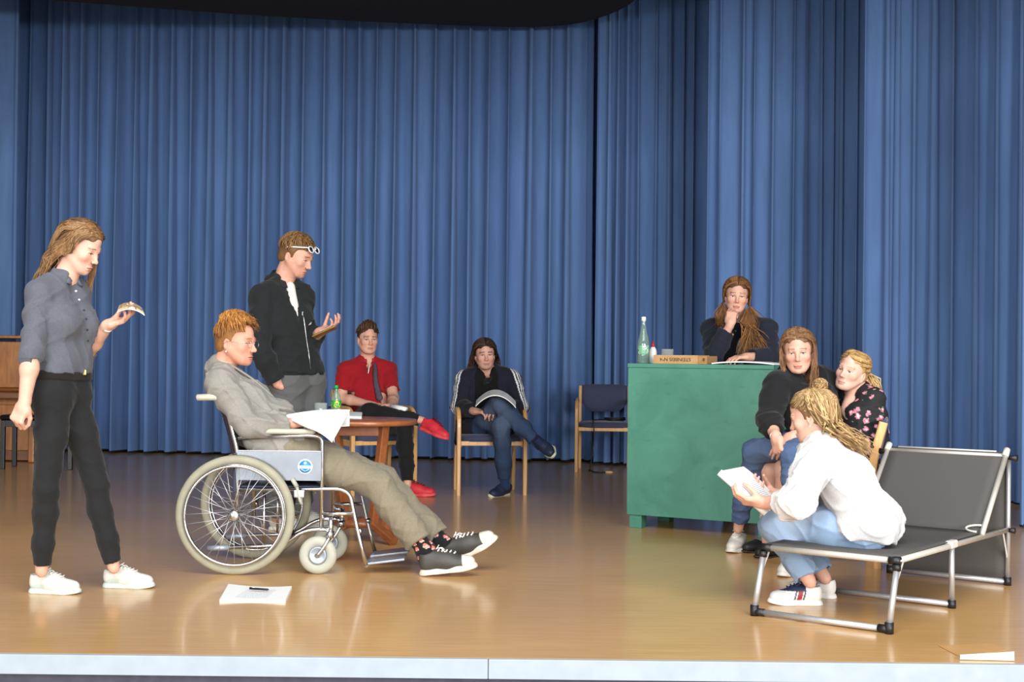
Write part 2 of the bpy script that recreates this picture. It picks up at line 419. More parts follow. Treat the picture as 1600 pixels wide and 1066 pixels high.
def curtain(path, label, z0=.02, z1=6.3, fold=.2, amp=.06, seed=1, irregular=.25, lean=0.0, gather=0.0):
    """pleated hanging: folds follow a plan path, each with its own width and depth"""
    rng = np.random.default_rng(seed)
    pts = np.array(bez([V(p[0], p[1], 0) for p in path], 30))[:, :2]
    seg = np.linalg.norm(np.diff(pts, axis=0), axis=1); S = np.concatenate([[0], np.cumsum(seg)]); tot = S[-1]
    u = [0.0]
    while u[-1] < tot: u.append(u[-1] + fold * (1 + irregular * rng.uniform(-1, 1)))
    u = np.array(u); u *= tot / u[-1]; nf = len(u) - 1
    K = 14; ss = []; th = []; am = []
    a = amp * (1 + .9 * irregular * rng.uniform(-1, 1, nf + 1)); sk = rng.uniform(.35, .75, nf + 1); q3 = rng.uniform(-.35, .35, nf + 1)
    for i in range(nf):
        for k in range(K):
            t = k / K; ss.append(u[i] + (u[i + 1] - u[i]) * t); th.append((i, t))
    ss.append(tot); th.append((nf - 1, 1.0)); ss = np.array(ss)
    fi = np.array([q[0] for q in th]); tt = np.array([q[1] for q in th]); ph = 2 * math.pi * tt
    w = ss * 0 + (u[1:] - u[:-1])[fi]
    zs = np.concatenate([[z0, z0 + .012], np.linspace(z0 + .3, z1, 11)])
    x = np.interp(ss, S, pts[:, 0]); y = np.interp(ss, S, pts[:, 1])
    dx = np.gradient(x); dy = np.gradient(y); L = np.hypot(dx, dy); tx, ty = dx / L, dy / L; nx, ny = ty, -tx
    # the folds keep their shape from top to bottom, opening and wandering a little as they fall
    wob = rng.uniform(-1, 1, (nf + 1, 3))
    verts = []
    for z in zs:
        f = (z - z0) / (z1 - z0)
        aa = a[fi] * (1.1 - .35 * f) * (1 + .25 * np.sin(3 * f + 6 * wob[fi, 0]))
        n_off = aa * (np.cos(ph + .5 * np.sin(ph)) + q3[fi] * np.cos(2 * ph + wob[fi, 1]))
        t_off = -sk[fi] * w * .55 * np.sin(ph) * (1 - .3 * f) + fold * .35 * wob[fi, 2] * np.sin(math.pi * tt) * (1 - f) ** 1.0 + lean * (1 - f)
        X = x + tx * t_off + nx * n_off; Y = y + ty * t_off + ny * n_off
        verts.append(np.stack([X, Y, np.full_like(X, z)], 1))
    n = len(ss); R = len(zs); verts = np.concatenate(verts)
    i, j = np.meshgrid(np.arange(R - 1), np.arange(n - 1), indexing='ij')
    q = np.stack([i * n + j, i * n + j + 1, (i + 1) * n + j + 1, (i + 1) * n + j], -1).reshape(-1, 4)
    c = V(path[0][0], path[0][1], 0)
    root = thing('stage_curtain', c, label, 'curtain')
    cl = put('cloth', mesh_np('cloth', verts - c, q), root, M['curtain'])
    so = cl.modifiers.new('thickness', 'SOLIDIFY'); so.thickness = .004
    h = verts[:n] - c; h2 = h.copy(); h[:, 2] = z0 - .004; h2[:, 2] = z0 + .010
    for arr in (h, h2): arr[:, 0] += .0035 * nx; arr[:, 1] += .0035 * ny
    jj = np.arange(n - 1); hq = np.stack([jj, jj + 1, n + jj + 1, n + jj], -1)
    hm = put('hem', mesh_np('hem', np.concatenate([h, h2]), hq), root, M['hem'])
    so = hm.modifiers.new('thickness', 'SOLIDIFY'); so.thickness = .004
    return root
XY = lambda px, Y: tuple(P(px, 700, Y)[:2])
curtain([XY(-120, 15.2), XY(40, 15.05), XY(200, 14.85), XY(450, 14.55), XY(700, 14.3), XY(860, 14.22), XY(912, 14.25), XY(960, 14.75)],
        'wide blue pleated backdrop curtain across the rear of the stage behind the seated men', fold=.20, amp=.092, seed=4, irregular=.2)
curtain([XY(-420, 14.0), XY(-120, 14.15), XY(17, 14.2)], 'blue curtain strip at the far left edge behind the piano', fold=.3, amp=.03, seed=5)
curtain([XY(930, 13.95), XY(1010, 13.75), XY(1150, 13.5)], 'blue gathered curtain panel behind the empty chair and the green desk', fold=.13, amp=.05, seed=6, irregular=.5)
curtain([XY(1104, 12.3), XY(1240, 12.1), XY(1400, 11.9)], 'blue curtain panel hanging behind the woman with her chin on her hand', fold=.13, amp=.045, seed=8, irregular=.55)
curtain([XY(1349, 10.75), XY(1480, 10.55), XY(1625, 10.35)], 'blue curtain panel hanging behind the folding camp bed', fold=.115, amp=.04, seed=9, irregular=.55)
curtain([XY(1599, 9.0), XY(1700, 8.9), XY(1800, 8.8)], 'narrow sliver of blue curtain at the far right edge nearest the camp bed', fold=.14, amp=.03, seed=10, irregular=.4)

# ---------------------------------------------------------------- piano and bench, far left
M['piano'] = wood_mat('piano_wood', (158, 96, 40), (192, 124, 58), .35, .5, (3, 3, 14), 5)
M['piano_dark'] = wood_mat('piano_dark_wood', (110, 62, 24), (136, 80, 34), .35, .5, (14, 3, 3), 5)
M['ivory'] = simple('ivory_keys', (232, 228, 214), .35)
M['black_gloss'] = simple('black_lacquer', (16, 16, 18), .3)
def piano():
    f = G(30, 721); xr = P(66, 700, f[1])[0]; w = 1.48; xl = xr - w
    t = thing('upright_piano', (xr - w / 2, f[1], 0), 'brown wooden upright piano at the far left behind the standing woman', 'piano')
    H = 1.215; D = .58
    MB().box((0, .02 + D / 2 - .12, H / 2 - .02), (w - .08, D - .26, H - .08), bev=.01).build('case', M['piano'], t)
    for s in (-1, 1): MB().box((s * (w / 2 - .02), D / 2 - .03, H / 2), (.04, D - .1, H), bev=.008).build('side_panel', M['piano'], t)
    MB().box((0, D / 2 - .04, H + .012), (w + .03, D - .1, .028), bev=.008).build('lid', M['piano'], t)
    MB().box((0, .005, .95), (w - .1, .03, .46), bev=.008).build('upper_panel', M['piano'], t)
    MB().box((0, .02, .33), (w - .1, .03, .46), bev=.008).build('lower_panel', M['piano'], t)
    kb = MB().box((0, -.09, .655), (w - .02, .24, .07), bev=.012).build('key_slip', M['piano_dark'], t)
    MB().box((0, -.04, .71), (w - .1, .2, .045), bev=.02).build('fallboard', M['piano_dark'], t)
    MB().box((0, .0, .06), (w - .06, .05, .1), bev=.006).build('plinth', M['piano_dark'], t)
    for s in (-1, 1):
        MB().box((s * (w / 2 - .05), -.15, .32), (.06, .06, .64), bev=.012).build('leg', M['piano'], t)
    for k in (-1, 0, 1): MB().box((k * .09, -.05, .05), (.022, .1, .014), bev=.005).build('pedal', M['chrome'], t)
piano()
def bench():
    a = G(4, 733); b = G(47, 736); c = G(110, 734)
    t = thing('piano_bench', ((a[0] + c[0]) / 2, a[1], 0), 'small black piano bench in front of the piano', 'bench')
    w = c[0] - a[0]; d = .34
    MB().box((0, d / 2 - .02, .475), (w + .05, d + .04, .05), bev=.02, smooth=True).build('seat', M['black_gloss'], t)
    for sx in (-1, 1):
        for y in (0, d - .04): MB().box((sx * w / 2, y, .225), (.04, .04, .45), bev=.004).build('leg', M['black_gloss'], t)
    MB().box((0, 0, .42), (w - .03, .022, .06), bev=.003).build('rail', M['black_gloss'], t)
bench()
# ---------------------------------------------------------------- bentwood armchairs
def copy_tree(o, parent=None):
    c = o.copy(); COL.objects.link(c); c.parent = parent
    for ch in list(o.children): copy_tree(ch, c)
    return c
def make_chair():
    """front is -y, floor at z 0"""
    t = empty('armchair', (0, 0, 0)); wd, bl = M['chair_wood'], M['chair_blue']
    for s in (-1, 1):
        x = s * .262
        path = rounded([(x, -.235, 0), (x, -.235, .662), (x, .20, .668)], .13, 8)
        MB().sweep(path, .032, .046, (1, 0, 0), .006).build('front_leg_and_arm', wd, t)
        MB().sweep(bez([(s * .238, .25, 0), (s * .238, .215, .42), (s * .238, .225, .60), (s * .238, .275, .80)], 5), .03, .046, (1, 0, 0), .006).build('rear_leg', wd, t)
        MB().box((s * .245, 0, .40), (.024, .42, .05), bev=.004).build('side_rail', wd, t)
        MB().lathe([(0, .018), (.008, .018), (.008, .0), (0, 0)], (s * .278, .214, .668), 10, (s, 0, 0)).build('bolt', M['black_plastic'], t)
    MB().box((0, -.225, .405), (.49, .022, .036), bev=.004).build('front_rail', wd, t)
    MB().box((0, .2, .405), (.47, .022, .04), bev=.004).build('rear_rail', wd, t)
    # upholstered seat, softly domed
    n = 14; vs = []; f = []
    def dome(hx, hy, zb, zt, cx, cy):
        vv = []; 
        for k, (sc, z) in enumerate(((1, zb), (1.0, zb + .012), (1.01, (zb + zt) / 2), (.985, zt - .012), (.94, zt - .002), (.6, zt + .006), (.0, zt + .009))):
            for a in range(40):
                th = 2 * math.pi * a / 40; c, s_ = math.cos(th), math.sin(th); p = 5.0
                r = (abs(c) ** p + abs(s_) ** p) ** (-1 / p)
                vv.append((cx + hx * sc * r * c, cy + hy * sc * r * s_, z))
        ff = [tuple(reversed(range(40)))]
        for k in range(6):
            for a in range(40): ff.append((k * 40 + a, k * 40 + (a + 1) % 40, (k + 1) * 40 + (a + 1) % 40, (k + 1) * 40 + a))
        return vv, ff
    vv, ff = dome(.242, .235, .42, .468, 0, -.015)
    MB().add(vv, ff).build('seat', bl, t)
    # backrest: curved pad between the posts, its lower corners rounded
    W, z0, z1 = .222, .555, .822; nx, nz = 16, 8; vs = []; f = []
    for side in (0, 1):
        for i in range(nx + 1):
            u = -1 + 2 * i / nx
            lo = z0 + (.085 * max(0, abs(u) - .45) ** 2 / .3025) ; hi = z1 - .012 * u * u * u * u
            for j in range(nz + 1):
                w = j / nz; z = lo + (hi - lo) * w
                edge = min(1 - abs(u), w * .9, (1 - w) * .9); th = .024 * min(1, (edge / .16)) ** .5 if edge > 0 else 0
                y = .232 + (z - .6) * .22 + .03 * (1 - u * u) - .0
                vs.append((u * W, y + (-.004 - th if side == 0 else .004 + th * .5), z))
    o = (nx + 1) * (nz + 1)
    for i in range(nx):
        for j in range(nz):
            a = i * (nz + 1) + j; b = a + nz + 1
            f.append((a, b, b + 1, a + 1)); f.append((o + a, o + a + 1, o + b + 1, o + b))
    rim = [i * (nz + 1) for i in range(nx + 1)] + [nx * (nz + 1) + j for j in range(1, nz + 1)] + [i * (nz + 1) + nz for i in range(nx - 1, -1, -1)] + [j for j in range(nz - 1, 0, -1)]
    for k in range(len(rim)): a, b = rim[k], rim[(k + 1) % len(rim)]; f.append((a, o + a, o + b, b))
    MB().add(vs, f).build('backrest', bl, t)
    return t
chair0 = make_chair()
def place_chair(o, loc, rz, label):
    o.location = (float(loc[0]), float(loc[1]), 0); o.rotation_euler = (0, 0, rz)
    return tag(o, label, 'chair', 'beech armchairs with blue-grey upholstery')
CH_E = (P(763, 700, 11.02)[0], 11.02); RZ_E = math.radians(8)
CH_D = (P(582, 700, 10.95)[0], 10.95); RZ_D = math.radians(28)
CH_0 = (P(944, 700, 13.25)[0], 13.27); RZ_0 = math.radians(-4)
CH_H = (1.735, 7.50); RZ_H = math.radians(-100)
place_chair(chair0, CH_E, RZ_E, 'beech armchair under the long-haired man in the striped-sleeve jacket')
place_chair(copy_tree(chair0), CH_D, RZ_D, 'beech armchair under the man in the red shirt behind the round table')
place_chair(copy_tree(chair0), CH_0, RZ_0, 'empty beech armchair beside the green desk with a black cable on its seat')
place_chair(copy_tree(chair0), CH_H, RZ_H, 'beech armchair holding the two women to the right of the green desk').scale = (.96, .96, .96)

# black cable over the empty chair's seat
def cable():
    c = V(CH_0[0], CH_0[1], 0)
    pts = [P(984, 690, 13.12), P(968, 660.5, 13.2), P(950, 659.5, 13.2), P(938, 662, 13.17), P(930, 668, 13.1), P(928.5, 678, 12.985), P(928, 690, 12.97), P(926, 705, 12.97), P(924, 722, 12.95)]
    zf = .006
    g = [G(921, 735), G(928, 738.5), G(938, 739.5), G(946, 739)]
    pts = [V(c[0] + .2, c[1] + .0, .486), V(c[0] + .08, c[1] - .06, .486), V(c[0] - .02, c[1] + .02, .487), V(c[0] - .12, c[1] - .14, .488), V(c[0] - .125, c[1] - .22, .487), V(c[0] - .12, c[1] - .268, .462), V(c[0] - .115, c[1] - .274, .30), V(c[0] - .14, c[1] - .275, .10), V(c[0] - .155, c[1] - .275, .02)] + [V(q[0], q[1], zf) for q in g]
    root = thing('power_cable', (pts[-1][0], pts[-1][1], 0), 'black cable hanging from the empty chair seat to the floor', 'cable')
    MB().tube(bez(pts, 8), .0055, 8).build('cord', M['black_plastic'], root, world_verts=True)
    p = pts[-1]; MB().tube([p, p + V(.05, .01, .0), p + V(.07, .012, 0)], [.012, .012, .007], 10).build('plug', M['chair_wood'], root, world_verts=True)
    coil = [V(c[0] + .1 + .1 * math.cos(a), c[1] - .02 + .05 * math.sin(a), .488 + .0035 * a / 2) for a in np.linspace(0, 4 * math.pi, 40)]
    MB().tube(coil, .0055, 8).build('coil', M['black_plastic'], root, world_verts=True)
cable()

# ---------------------------------------------------------------- round table
TB = V(P(562, 700, 8.1)[0], 8.1, 0); TZ = .715
def round_table():
    t = thing('round_table', TB, 'small round reddish wooden table beside the wheelchair', 'table', .5)
    r = .335; H = TZ
    MB().lathe([(0, H - .03), (r - .01, H - .03), (r, H - .024), (r, H - .006), (r - .006, H), (0, H)], n=64).build('tabletop', M['table_wood'], t)
    for k in range(4):
        a = k * math.pi / 2 + .35; d = V(math.cos(a), math.sin(a), 0); s = V(-math.sin(a), math.cos(a), 0)
        MB().sweep([d * .205 + V(0, 0, H - .03), d * .12 + V(0, 0, .10)], .05, .045, s, .006).build('leg', M['table_wood'], t)
        MB().sweep(bez([d * .04 + V(0, 0, .115), d * .14 + V(0, 0, .095), d * .24 + V(0, 0, .05), d * .30 + V(0, 0, .022)], 5), .055, .042, s, .006).build('foot', M['table_wood'], t)
        b = V(math.cos(a + math.pi / 2), math.sin(a + math.pi / 2), 0)
        MB().sweep([d * .195 + V(0, 0, H - .062), b * .195 + V(0, 0, H - .062)], .022, .06, nrm(d + b), .003).build('apron', M['table_wood'], t)
    MB().lathe([(0, .09), (.13, .09), (.13, .125), (0, .125)], n=24).build('hub', M['table_wood'], t)
round_table()

def bottle(loc, label, prof, liquid, cap_prof, cap_mat, body_mat, label_prof, label_mat):
    t = thing('bottle', loc, label, 'bottle')
    MB().lathe(prof, n=28).build('body', body_mat, t)
    MB().lathe(cap_prof, n=20).build('cap', cap_mat, t)
    if label_prof: MB().lathe(label_prof, n=28).build('label_band', label_mat, t)
    if liquid: MB().lathe(liquid[0], n=24).build('drink', liquid[1], t)
    return t
def band_material(name, base, c2, c3):
    m, nt, b = new_mat(name); L = nt.links
    tc = nd(nt, 'ShaderNodeTexCoord'); nz = nd(nt, 'ShaderNodeTexNoise'); nz.inputs['Scale'].default_value = 45; nz.inputs['Detail'].default_value = 1
    L.new(tc.outputs['Object'], nz.inputs['Vector'])
    cr = nd(nt, 'ShaderNodeValToRGB'); cr.color_ramp.interpolation = 'CONSTANT'
    e = cr.color_ramp.elements; e[0].color = (*lin(*base), 1); e[1].position = .53; e[1].color = (*lin(*c2), 1)
    k = e.new(.6); k.color = (*lin(*c3), 1)
    L.new(nz.outputs[0], cr.inputs[0]); L.new(cr.outputs[0], b.inputs['Base Color']); b.inputs['Roughness'].default_value = .35
    return m
M['green_cap'] = simple('green_cap', (30, 150, 70), .4)
M['lemon_label'] = band_material('green_yellow_label', (48, 150, 60), (226, 222, 60), (60, 160, 70))
M['mint_label'] = band_material('mint_label', (120, 176, 140), (224, 236, 226), (90, 150, 116))
M['water'] = glass_mat('water', (235, 242, 242)); M['greenish_glass'] = glass_mat('pale_green_glass', (214, 236, 222))
bp = P(525, 641, 8.12); bp[2] = TZ
bottle(bp, 'small soda bottle with green cap and green-yellow label on the round table',
       [(0, 0), (.026, 0), (.03, .006), (.03, .04), (.027, .055), (.029, .065), (.029, .105), (.030, .112), (.024, .135), (.013, .155), (.011, .17), (.011, .178)], None,
       [(0, .196), (.012, .196), (.0135, .192), (.0135, .172), (0, .172)], M['green_cap'], M['greenish_glass'],
       [(.0298, .066), (.0302, .068), (.0302, .106), (.0298, .108)], M['lemon_label'])
def tumbler(loc, label, h=.095, r=.036, fill=.5):
    t = thing('drinking_glass', loc, label, 'glass')
    MB().lathe([(0, .0), (r * .86, 0), (r * .9, .004), (r, h), (r - .002, h), (r * .9 - .003, .009), (0, .009)], n=28).build('vessel', M['glass'], t)
    if fill: MB().lathe([(0, .010), (r * .88 - .003, .010), (r * (.9 + .1 * fill) - .0045, h * fill), (0, h * fill)], n=24).build('water', M['water'], t)
tp = P(501, 645, 8.0); tp[2] = TZ
tumbler(tp, 'clear tumbler standing on the round table beside the soda bottle')

# ---------------------------------------------------------------- paper things
M['print'] = print_mat('printed_paper')
def paper(name, corners, label, cat, thick=.004, curl=0.0, curl_axis=0, nu=10, nv=8, fold=None, mat=None, group=None, sag=0.0, parent=None):
    """bundle of sheets from four world corners (near-left, near-right, far-right, far-left), bowed by curl along one axis"""
    c = [V(q) for q in corners]; o = sum(c) / 4
    ux = nrm((c[1] - c[0]) + (c[2] - c[3])); n = nrm(np.cross(ux, (c[3] - c[0]) + (c[2] - c[1]))); uy = np.cross(n, ux)
    R = np.stack([ux, uy, n])                         # rows: local axes
    loc = [(q - o) @ R.T for q in c]
    vs = []
    for s in (0, 1):
        for i in range(nu + 1):
            for j in range(nv + 1):
                a, b = i / nu, j / nv
                p = loc[0] * (1 - a) * (1 - b) + loc[1] * a * (1 - b) + loc[2] * a * b + loc[3] * (1 - a) * b
                t = a if curl_axis == 0 else b
                z = curl * 4 * t * (1 - t) + sag * 4 * (b if curl_axis == 0 else a) * (1 - (b if curl_axis == 0 else a))
                if fold: z += fold * (-abs(t - .5) * 2 + .5)
                vs.append((p[0], p[1], p[2] + z + (thick if s else 0)))
    N = (nu + 1) * (nv + 1); f = []
    for i in range(nu):
        for j in range(nv):
            a = i * (nv + 1) + j; b = a + nv + 1
            f.append((a, a + 1, b + 1, b)); f.append((N + a, N + b, N + b + 1, N + a + 1))
    rim = [i * (nv + 1) for i in range(nu + 1)] + [nu * (nv + 1) + j for j in range(1, nv + 1)] + [i * (nv + 1) + nv for i in range(nu - 1, -1, -1)] + [j for j in range(nv - 1, 0, -1)]
    for k in range(len(rim)): a, b = rim[k], rim[(k + 1) % len(rim)]; f.append((a, b, N + b, N + a))
    ob = MB().add(vs, f, False).build(name, mat or M['print'], parent)
    ob.matrix_basis = Matrix(((R[0][0], R[1][0], R[2][0], o[0]), (R[0][1], R[1][1], R[2][1], o[1]), (R[0][2], R[1][2], R[2][2], o[2]), (0, 0, 0, 1)))
    if label: tag(ob, label, cat, group)
    return ob
def up(p, dz): q = V(p).copy(); q[2] += dz; return q
paper('script', [G(343, 941), G(446, 942), G(456, 920), G(357, 916.5)], 'stapled white script lying on the stage floor in front of the wheelchair', 'papers', thick=.012, curl=-.008)
pn = thing('pen', G(408, 925), 'thin dark pen lying on the script on the floor', 'pen')
a, b = up(G(390, 925.5), .017), up(G(420, 927.5), .017)
MB().tube([a, lerp(a, b, .93), b], [.005, .005, .0015], 8).build('barrel', M['black_plastic'], pn, world_verts=True)
c_ = lerp(a, b, .25); MB().tube([up(a, .005), up(c_, .005)], .0018, 6).build('clip', M['chrome'], pn, world_verts=True)
# papers on the round table
for q, lab, th in (([(565, 655), (566, 648), (548, 647), (533, 654)], 'small white notepad on the round table near its right side', .014), ([(484, 652), (499, 652), (499, 646), (486, 645)], 'crumpled white napkin on the round table beside the tumbler', .03)):
    cs = []
    for px, py in q: w = G(px, py, TZ); cs.append(V(w[0], w[1], TZ + .001))
    paper('notepad' if 'pad' in lab else 'napkin', [cs[0], cs[1], cs[2], cs[3]], lab, 'papers', thick=th, mat=M['paper'], curl=.004)
# sheet with a pale folded edge at the front right of the stage
M['kraft'] = simple('brown_film_sheet', (196, 148, 90), .35, 0, .06, 12)
paper('floor_sheet', [up(G(1497, 1026), .001), up(G(1572, 1018), .001), up(G(1551, 1007), .001), up(G(1466, 1010), .001)], 'thin brown sheet lying on the stage edge at the lower right', 'sheet', thick=.002, mat=M['kraft'])
fs = paper('paper_strip', [up(G(1500, 1032), .003), up(G(1585, 1034), .003), up(G(1585, 1022), .003), up(G(1500, 1027), .003)], 'white folded paper strip on the brown sheet at the lower right', 'paper strip', thick=.006, mat=M['paper'])

# ---------------------------------------------------------------- green desk
def painted_green():
    m, nt, b = new_mat('worn_green_paint'); L = nt.links
    tc = nd(nt, 'ShaderNodeTexCoord')
    nz = nd(nt, 'ShaderNodeTexNoise'); nz.inputs['Scale'].default_value = 3.2; nz.inputs['Detail'].default_value = 6; nz.inputs['Roughness'].default_value = .6; nz.inputs['Distortion'].default_value = .8
    L.new(tc.outputs['Object'], nz.inputs['Vector'])
    cr = nd(nt, 'ShaderNodeValToRGB'); e = cr.color_ramp.elements; e[0].position = .28; e[1].position = .72
    e[0].color = (*lin(62, 122, 104), 1); e[1].color = (*lin(84, 148, 127), 1)
    L.new(nz.outputs[0], cr.inputs[0])
    mp = nd(nt, 'ShaderNodeMapping'); mp.inputs['Scale'].default_value = (9, 9, 22); L.new(tc.outputs['Object'], mp.inputs[0])
    n2 = nd(nt, 'ShaderNodeTexNoise'); n2.inputs['Scale'].default_value = 1.4; n2.inputs['Detail'].default_value = 8
    L.new(mp.outputs[0], n2.inputs['Vector'])
    c2 = nd(nt, 'ShaderNodeValToRGB'); c2.color_ramp.elements[0].position = .6; c2.color_ramp.elements[1].position = .74
    L.new(n2.outputs[0], c2.inputs[0])
    mx = nd(nt, 'ShaderNodeMix', data_type='RGBA'); ml = nd(nt, 'ShaderNodeMath', operation='MULTIPLY'); ml.inputs[1].default_value = .3
    L.new(c2.outputs[0], ml.inputs[0]); L.new(ml.outputs[0], mx.inputs['Factor']); L.new(cr.outputs[0], mx.inputs['A']); mx.inputs['B'].default_value = (*lin(40, 92, 74), 1)
    L.new(mx.outputs['Result'], b.inputs['Base Color']); b.inputs['Roughness'].default_value = .5
    return m
M['green'] = painted_green()
DL, DR = G(979, 824.5), G(1202, 842)
dA = nrm(V(DR[0] - DL[0], DR[1] - DL[1], 0)); dN = V(-dA[1], dA[0], 0)       # along the front, and to the rear
DW = np.linalg.norm(DR - DL) + .02; DH = 1.055; DD = .55
def D(u, v, z): return V(DL[0], DL[1], 0) + dA * u + dN * v + V(0, 0, z)
def desk():
    t = thing('green_desk', D(DW / 2, 0, 0), 'tall green painted wooden desk standing on short square feet', 'desk', math.atan2(dA[1], dA[0]))
    w = DW
    MB().box((0, .012, (DH - .025 + .085) / 2), (w, .024, DH - .025 - .085), bev=.002).build('front_panel', M['green'], t)
    for s in (-1, 1): MB().box((s * (w / 2 - .011), DD / 2 + .012, (DH - .025 + .085) / 2), (.022, DD - .024, DH - .11), bev=.002).build('side_panel', M['green'], t)
    MB().box((0, DD / 2 - .004, DH - .0125), (w + .001, DD + .009, .025), bev=.002).build('desktop', M['green'], t)
    MB().box((0, DD / 2, .095), (w - .04, DD - .03, .02)).build('bottom_board', M['green'], t)
    for sx in (-1, 1):
        for y in (.055, DD - .05): MB().box((sx * (w / 2 - .055), y, .0425), (.085, .085, .085), bev=.003).build('foot', M['green'], t)
desk()
def on_desk(px, v=.1):
    """point on the desk top at photo column px, v metres behind its front edge"""
    best = min((abs(0), 0) for _ in (0,))
    u = np.linspace(0, DW, 400); pts = [D(q, v, DH) for q in u]
    col = [(abs(800 + FPX * ((p - V(0, 0, CAMH)) @ cR) / ((p - V(0, 0, CAMH)) @ cF) - px), i) for i, p in enumerate(pts)]
    return pts[min(col)[1]]
bottle(on_desk(1005, .1), 'tall clear glass water bottle with mint label and white cap on the green desk',
       [(0, 0), (.034, 0), (.038, .006), (.038, .115), (.036, .14), (.028, .175), (.019, .215), (.0145, .25), (.0135, .275)], ([(0, .008), (.0345, .008), (.0345, .1), (0, .1)], M['water']),
       [(0, .302), (.0135, .302), (.015, .298), (.015, .274), (0, .274)], M['white_plastic'], M['greenish_glass'], [(.0382, .06), (.0386, .063), (.0386, .112), (.0382, .115)], M['mint_label'])
M['red_cap'] = simple('red_cap', (190, 40, 44), .4)
bottle(on_desk(1020, .28), 'small white plastic glue bottle with red cap on the green desk', [(0, 0), (.023, 0), (.026, .005), (.026, .075), (.022, .092), (.014, .105), (.012, .11)], None,
       [(0, .148), (.003, .148), (.005, .132), (.012, .125), (.013, .108), (0, .108)], M['red_cap'], M['white_plastic'], None, None)
tumbler(on_desk(1043, .26), 'clear tumbler standing behind the cardboard box on the green desk', .095, .04, .0)

def text_mesh(txt, size, ext=.0006):
    cu = bpy.data.curves.new('lettering', 'FONT'); cu.body = txt; cu.size = size; cu.extrude = ext; cu.align_x = 'CENTER'; cu.align_y = 'CENTER'
    ob = bpy.data.objects.new('lettering_tmp', cu); COL.objects.link(ob)
    dg = bpy.context.evaluated_depsgraph_get(); me = bpy.data.meshes.new_from_object(ob.evaluated_get(dg))
    bpy.data.objects.remove(ob); return me
M['cardboard'] = simple('cardboard', (190, 150, 104), .8, 0, .08, 20)
def cardboard_box():
    a, b = on_desk(1021, .012), on_desk(1103, .012); w = np.linalg.norm(b - a); c = (a + b) / 2
    t = thing('cardboard_box', c, 'low flat cardboard box with upside-down printed lettering on the green desk', 'box', math.atan2(dA[1], dA[0]))
    h = .056; d = .2; wm = w * .845
    MB().box((-w / 2 + wm / 2, d / 2, h / 2), (wm, d, h), bev=.002).build('carton', M['cardboard'], t)
    MB().box((w / 2 - (w - wm) / 2 - .001, d / 2 + .01, h / 2 - .002), (w - wm, d - .02, h - .004), bev=.002).build('end_flap', simple('cardboard_end', (170, 128, 82), .8, 0, .1, 20), t)
    me = text_mesh('STEINBEIS N\u00ba4', .030); me.materials.append(M['text_black'])
    o = put('lettering', me, t); o.scale = (1.12, 1, 1)
    o.rotation_euler = (math.pi / 2, math.pi, 0); o.location = (-w / 2 + wm * .5, -.0008, h * .52)
    me = text_mesh('8', .028); me.materials.append(M['text_black']); o = put('lettering', me, t); o.rotation_euler = (math.pi / 2, 0, 0); o.location = (w / 2 - .018, .009, h * .5)
cardboard_box()
a = on_desk(1112, .0); b = on_desk(1214, .0); bk = dN * .22
for k, (q0, q1) in enumerate(((a, lerp(a, b, .52)), (lerp(a, b, .52), b))):
    pass
paper('open_script', [up(a, .002), up(b, .002), up(b + bk, .002), up(a + bk, .002)], 'open white script lying on the green desk under the long-haired woman', 'papers', thick=.008, curl=.012, curl_axis=0, nu=16)
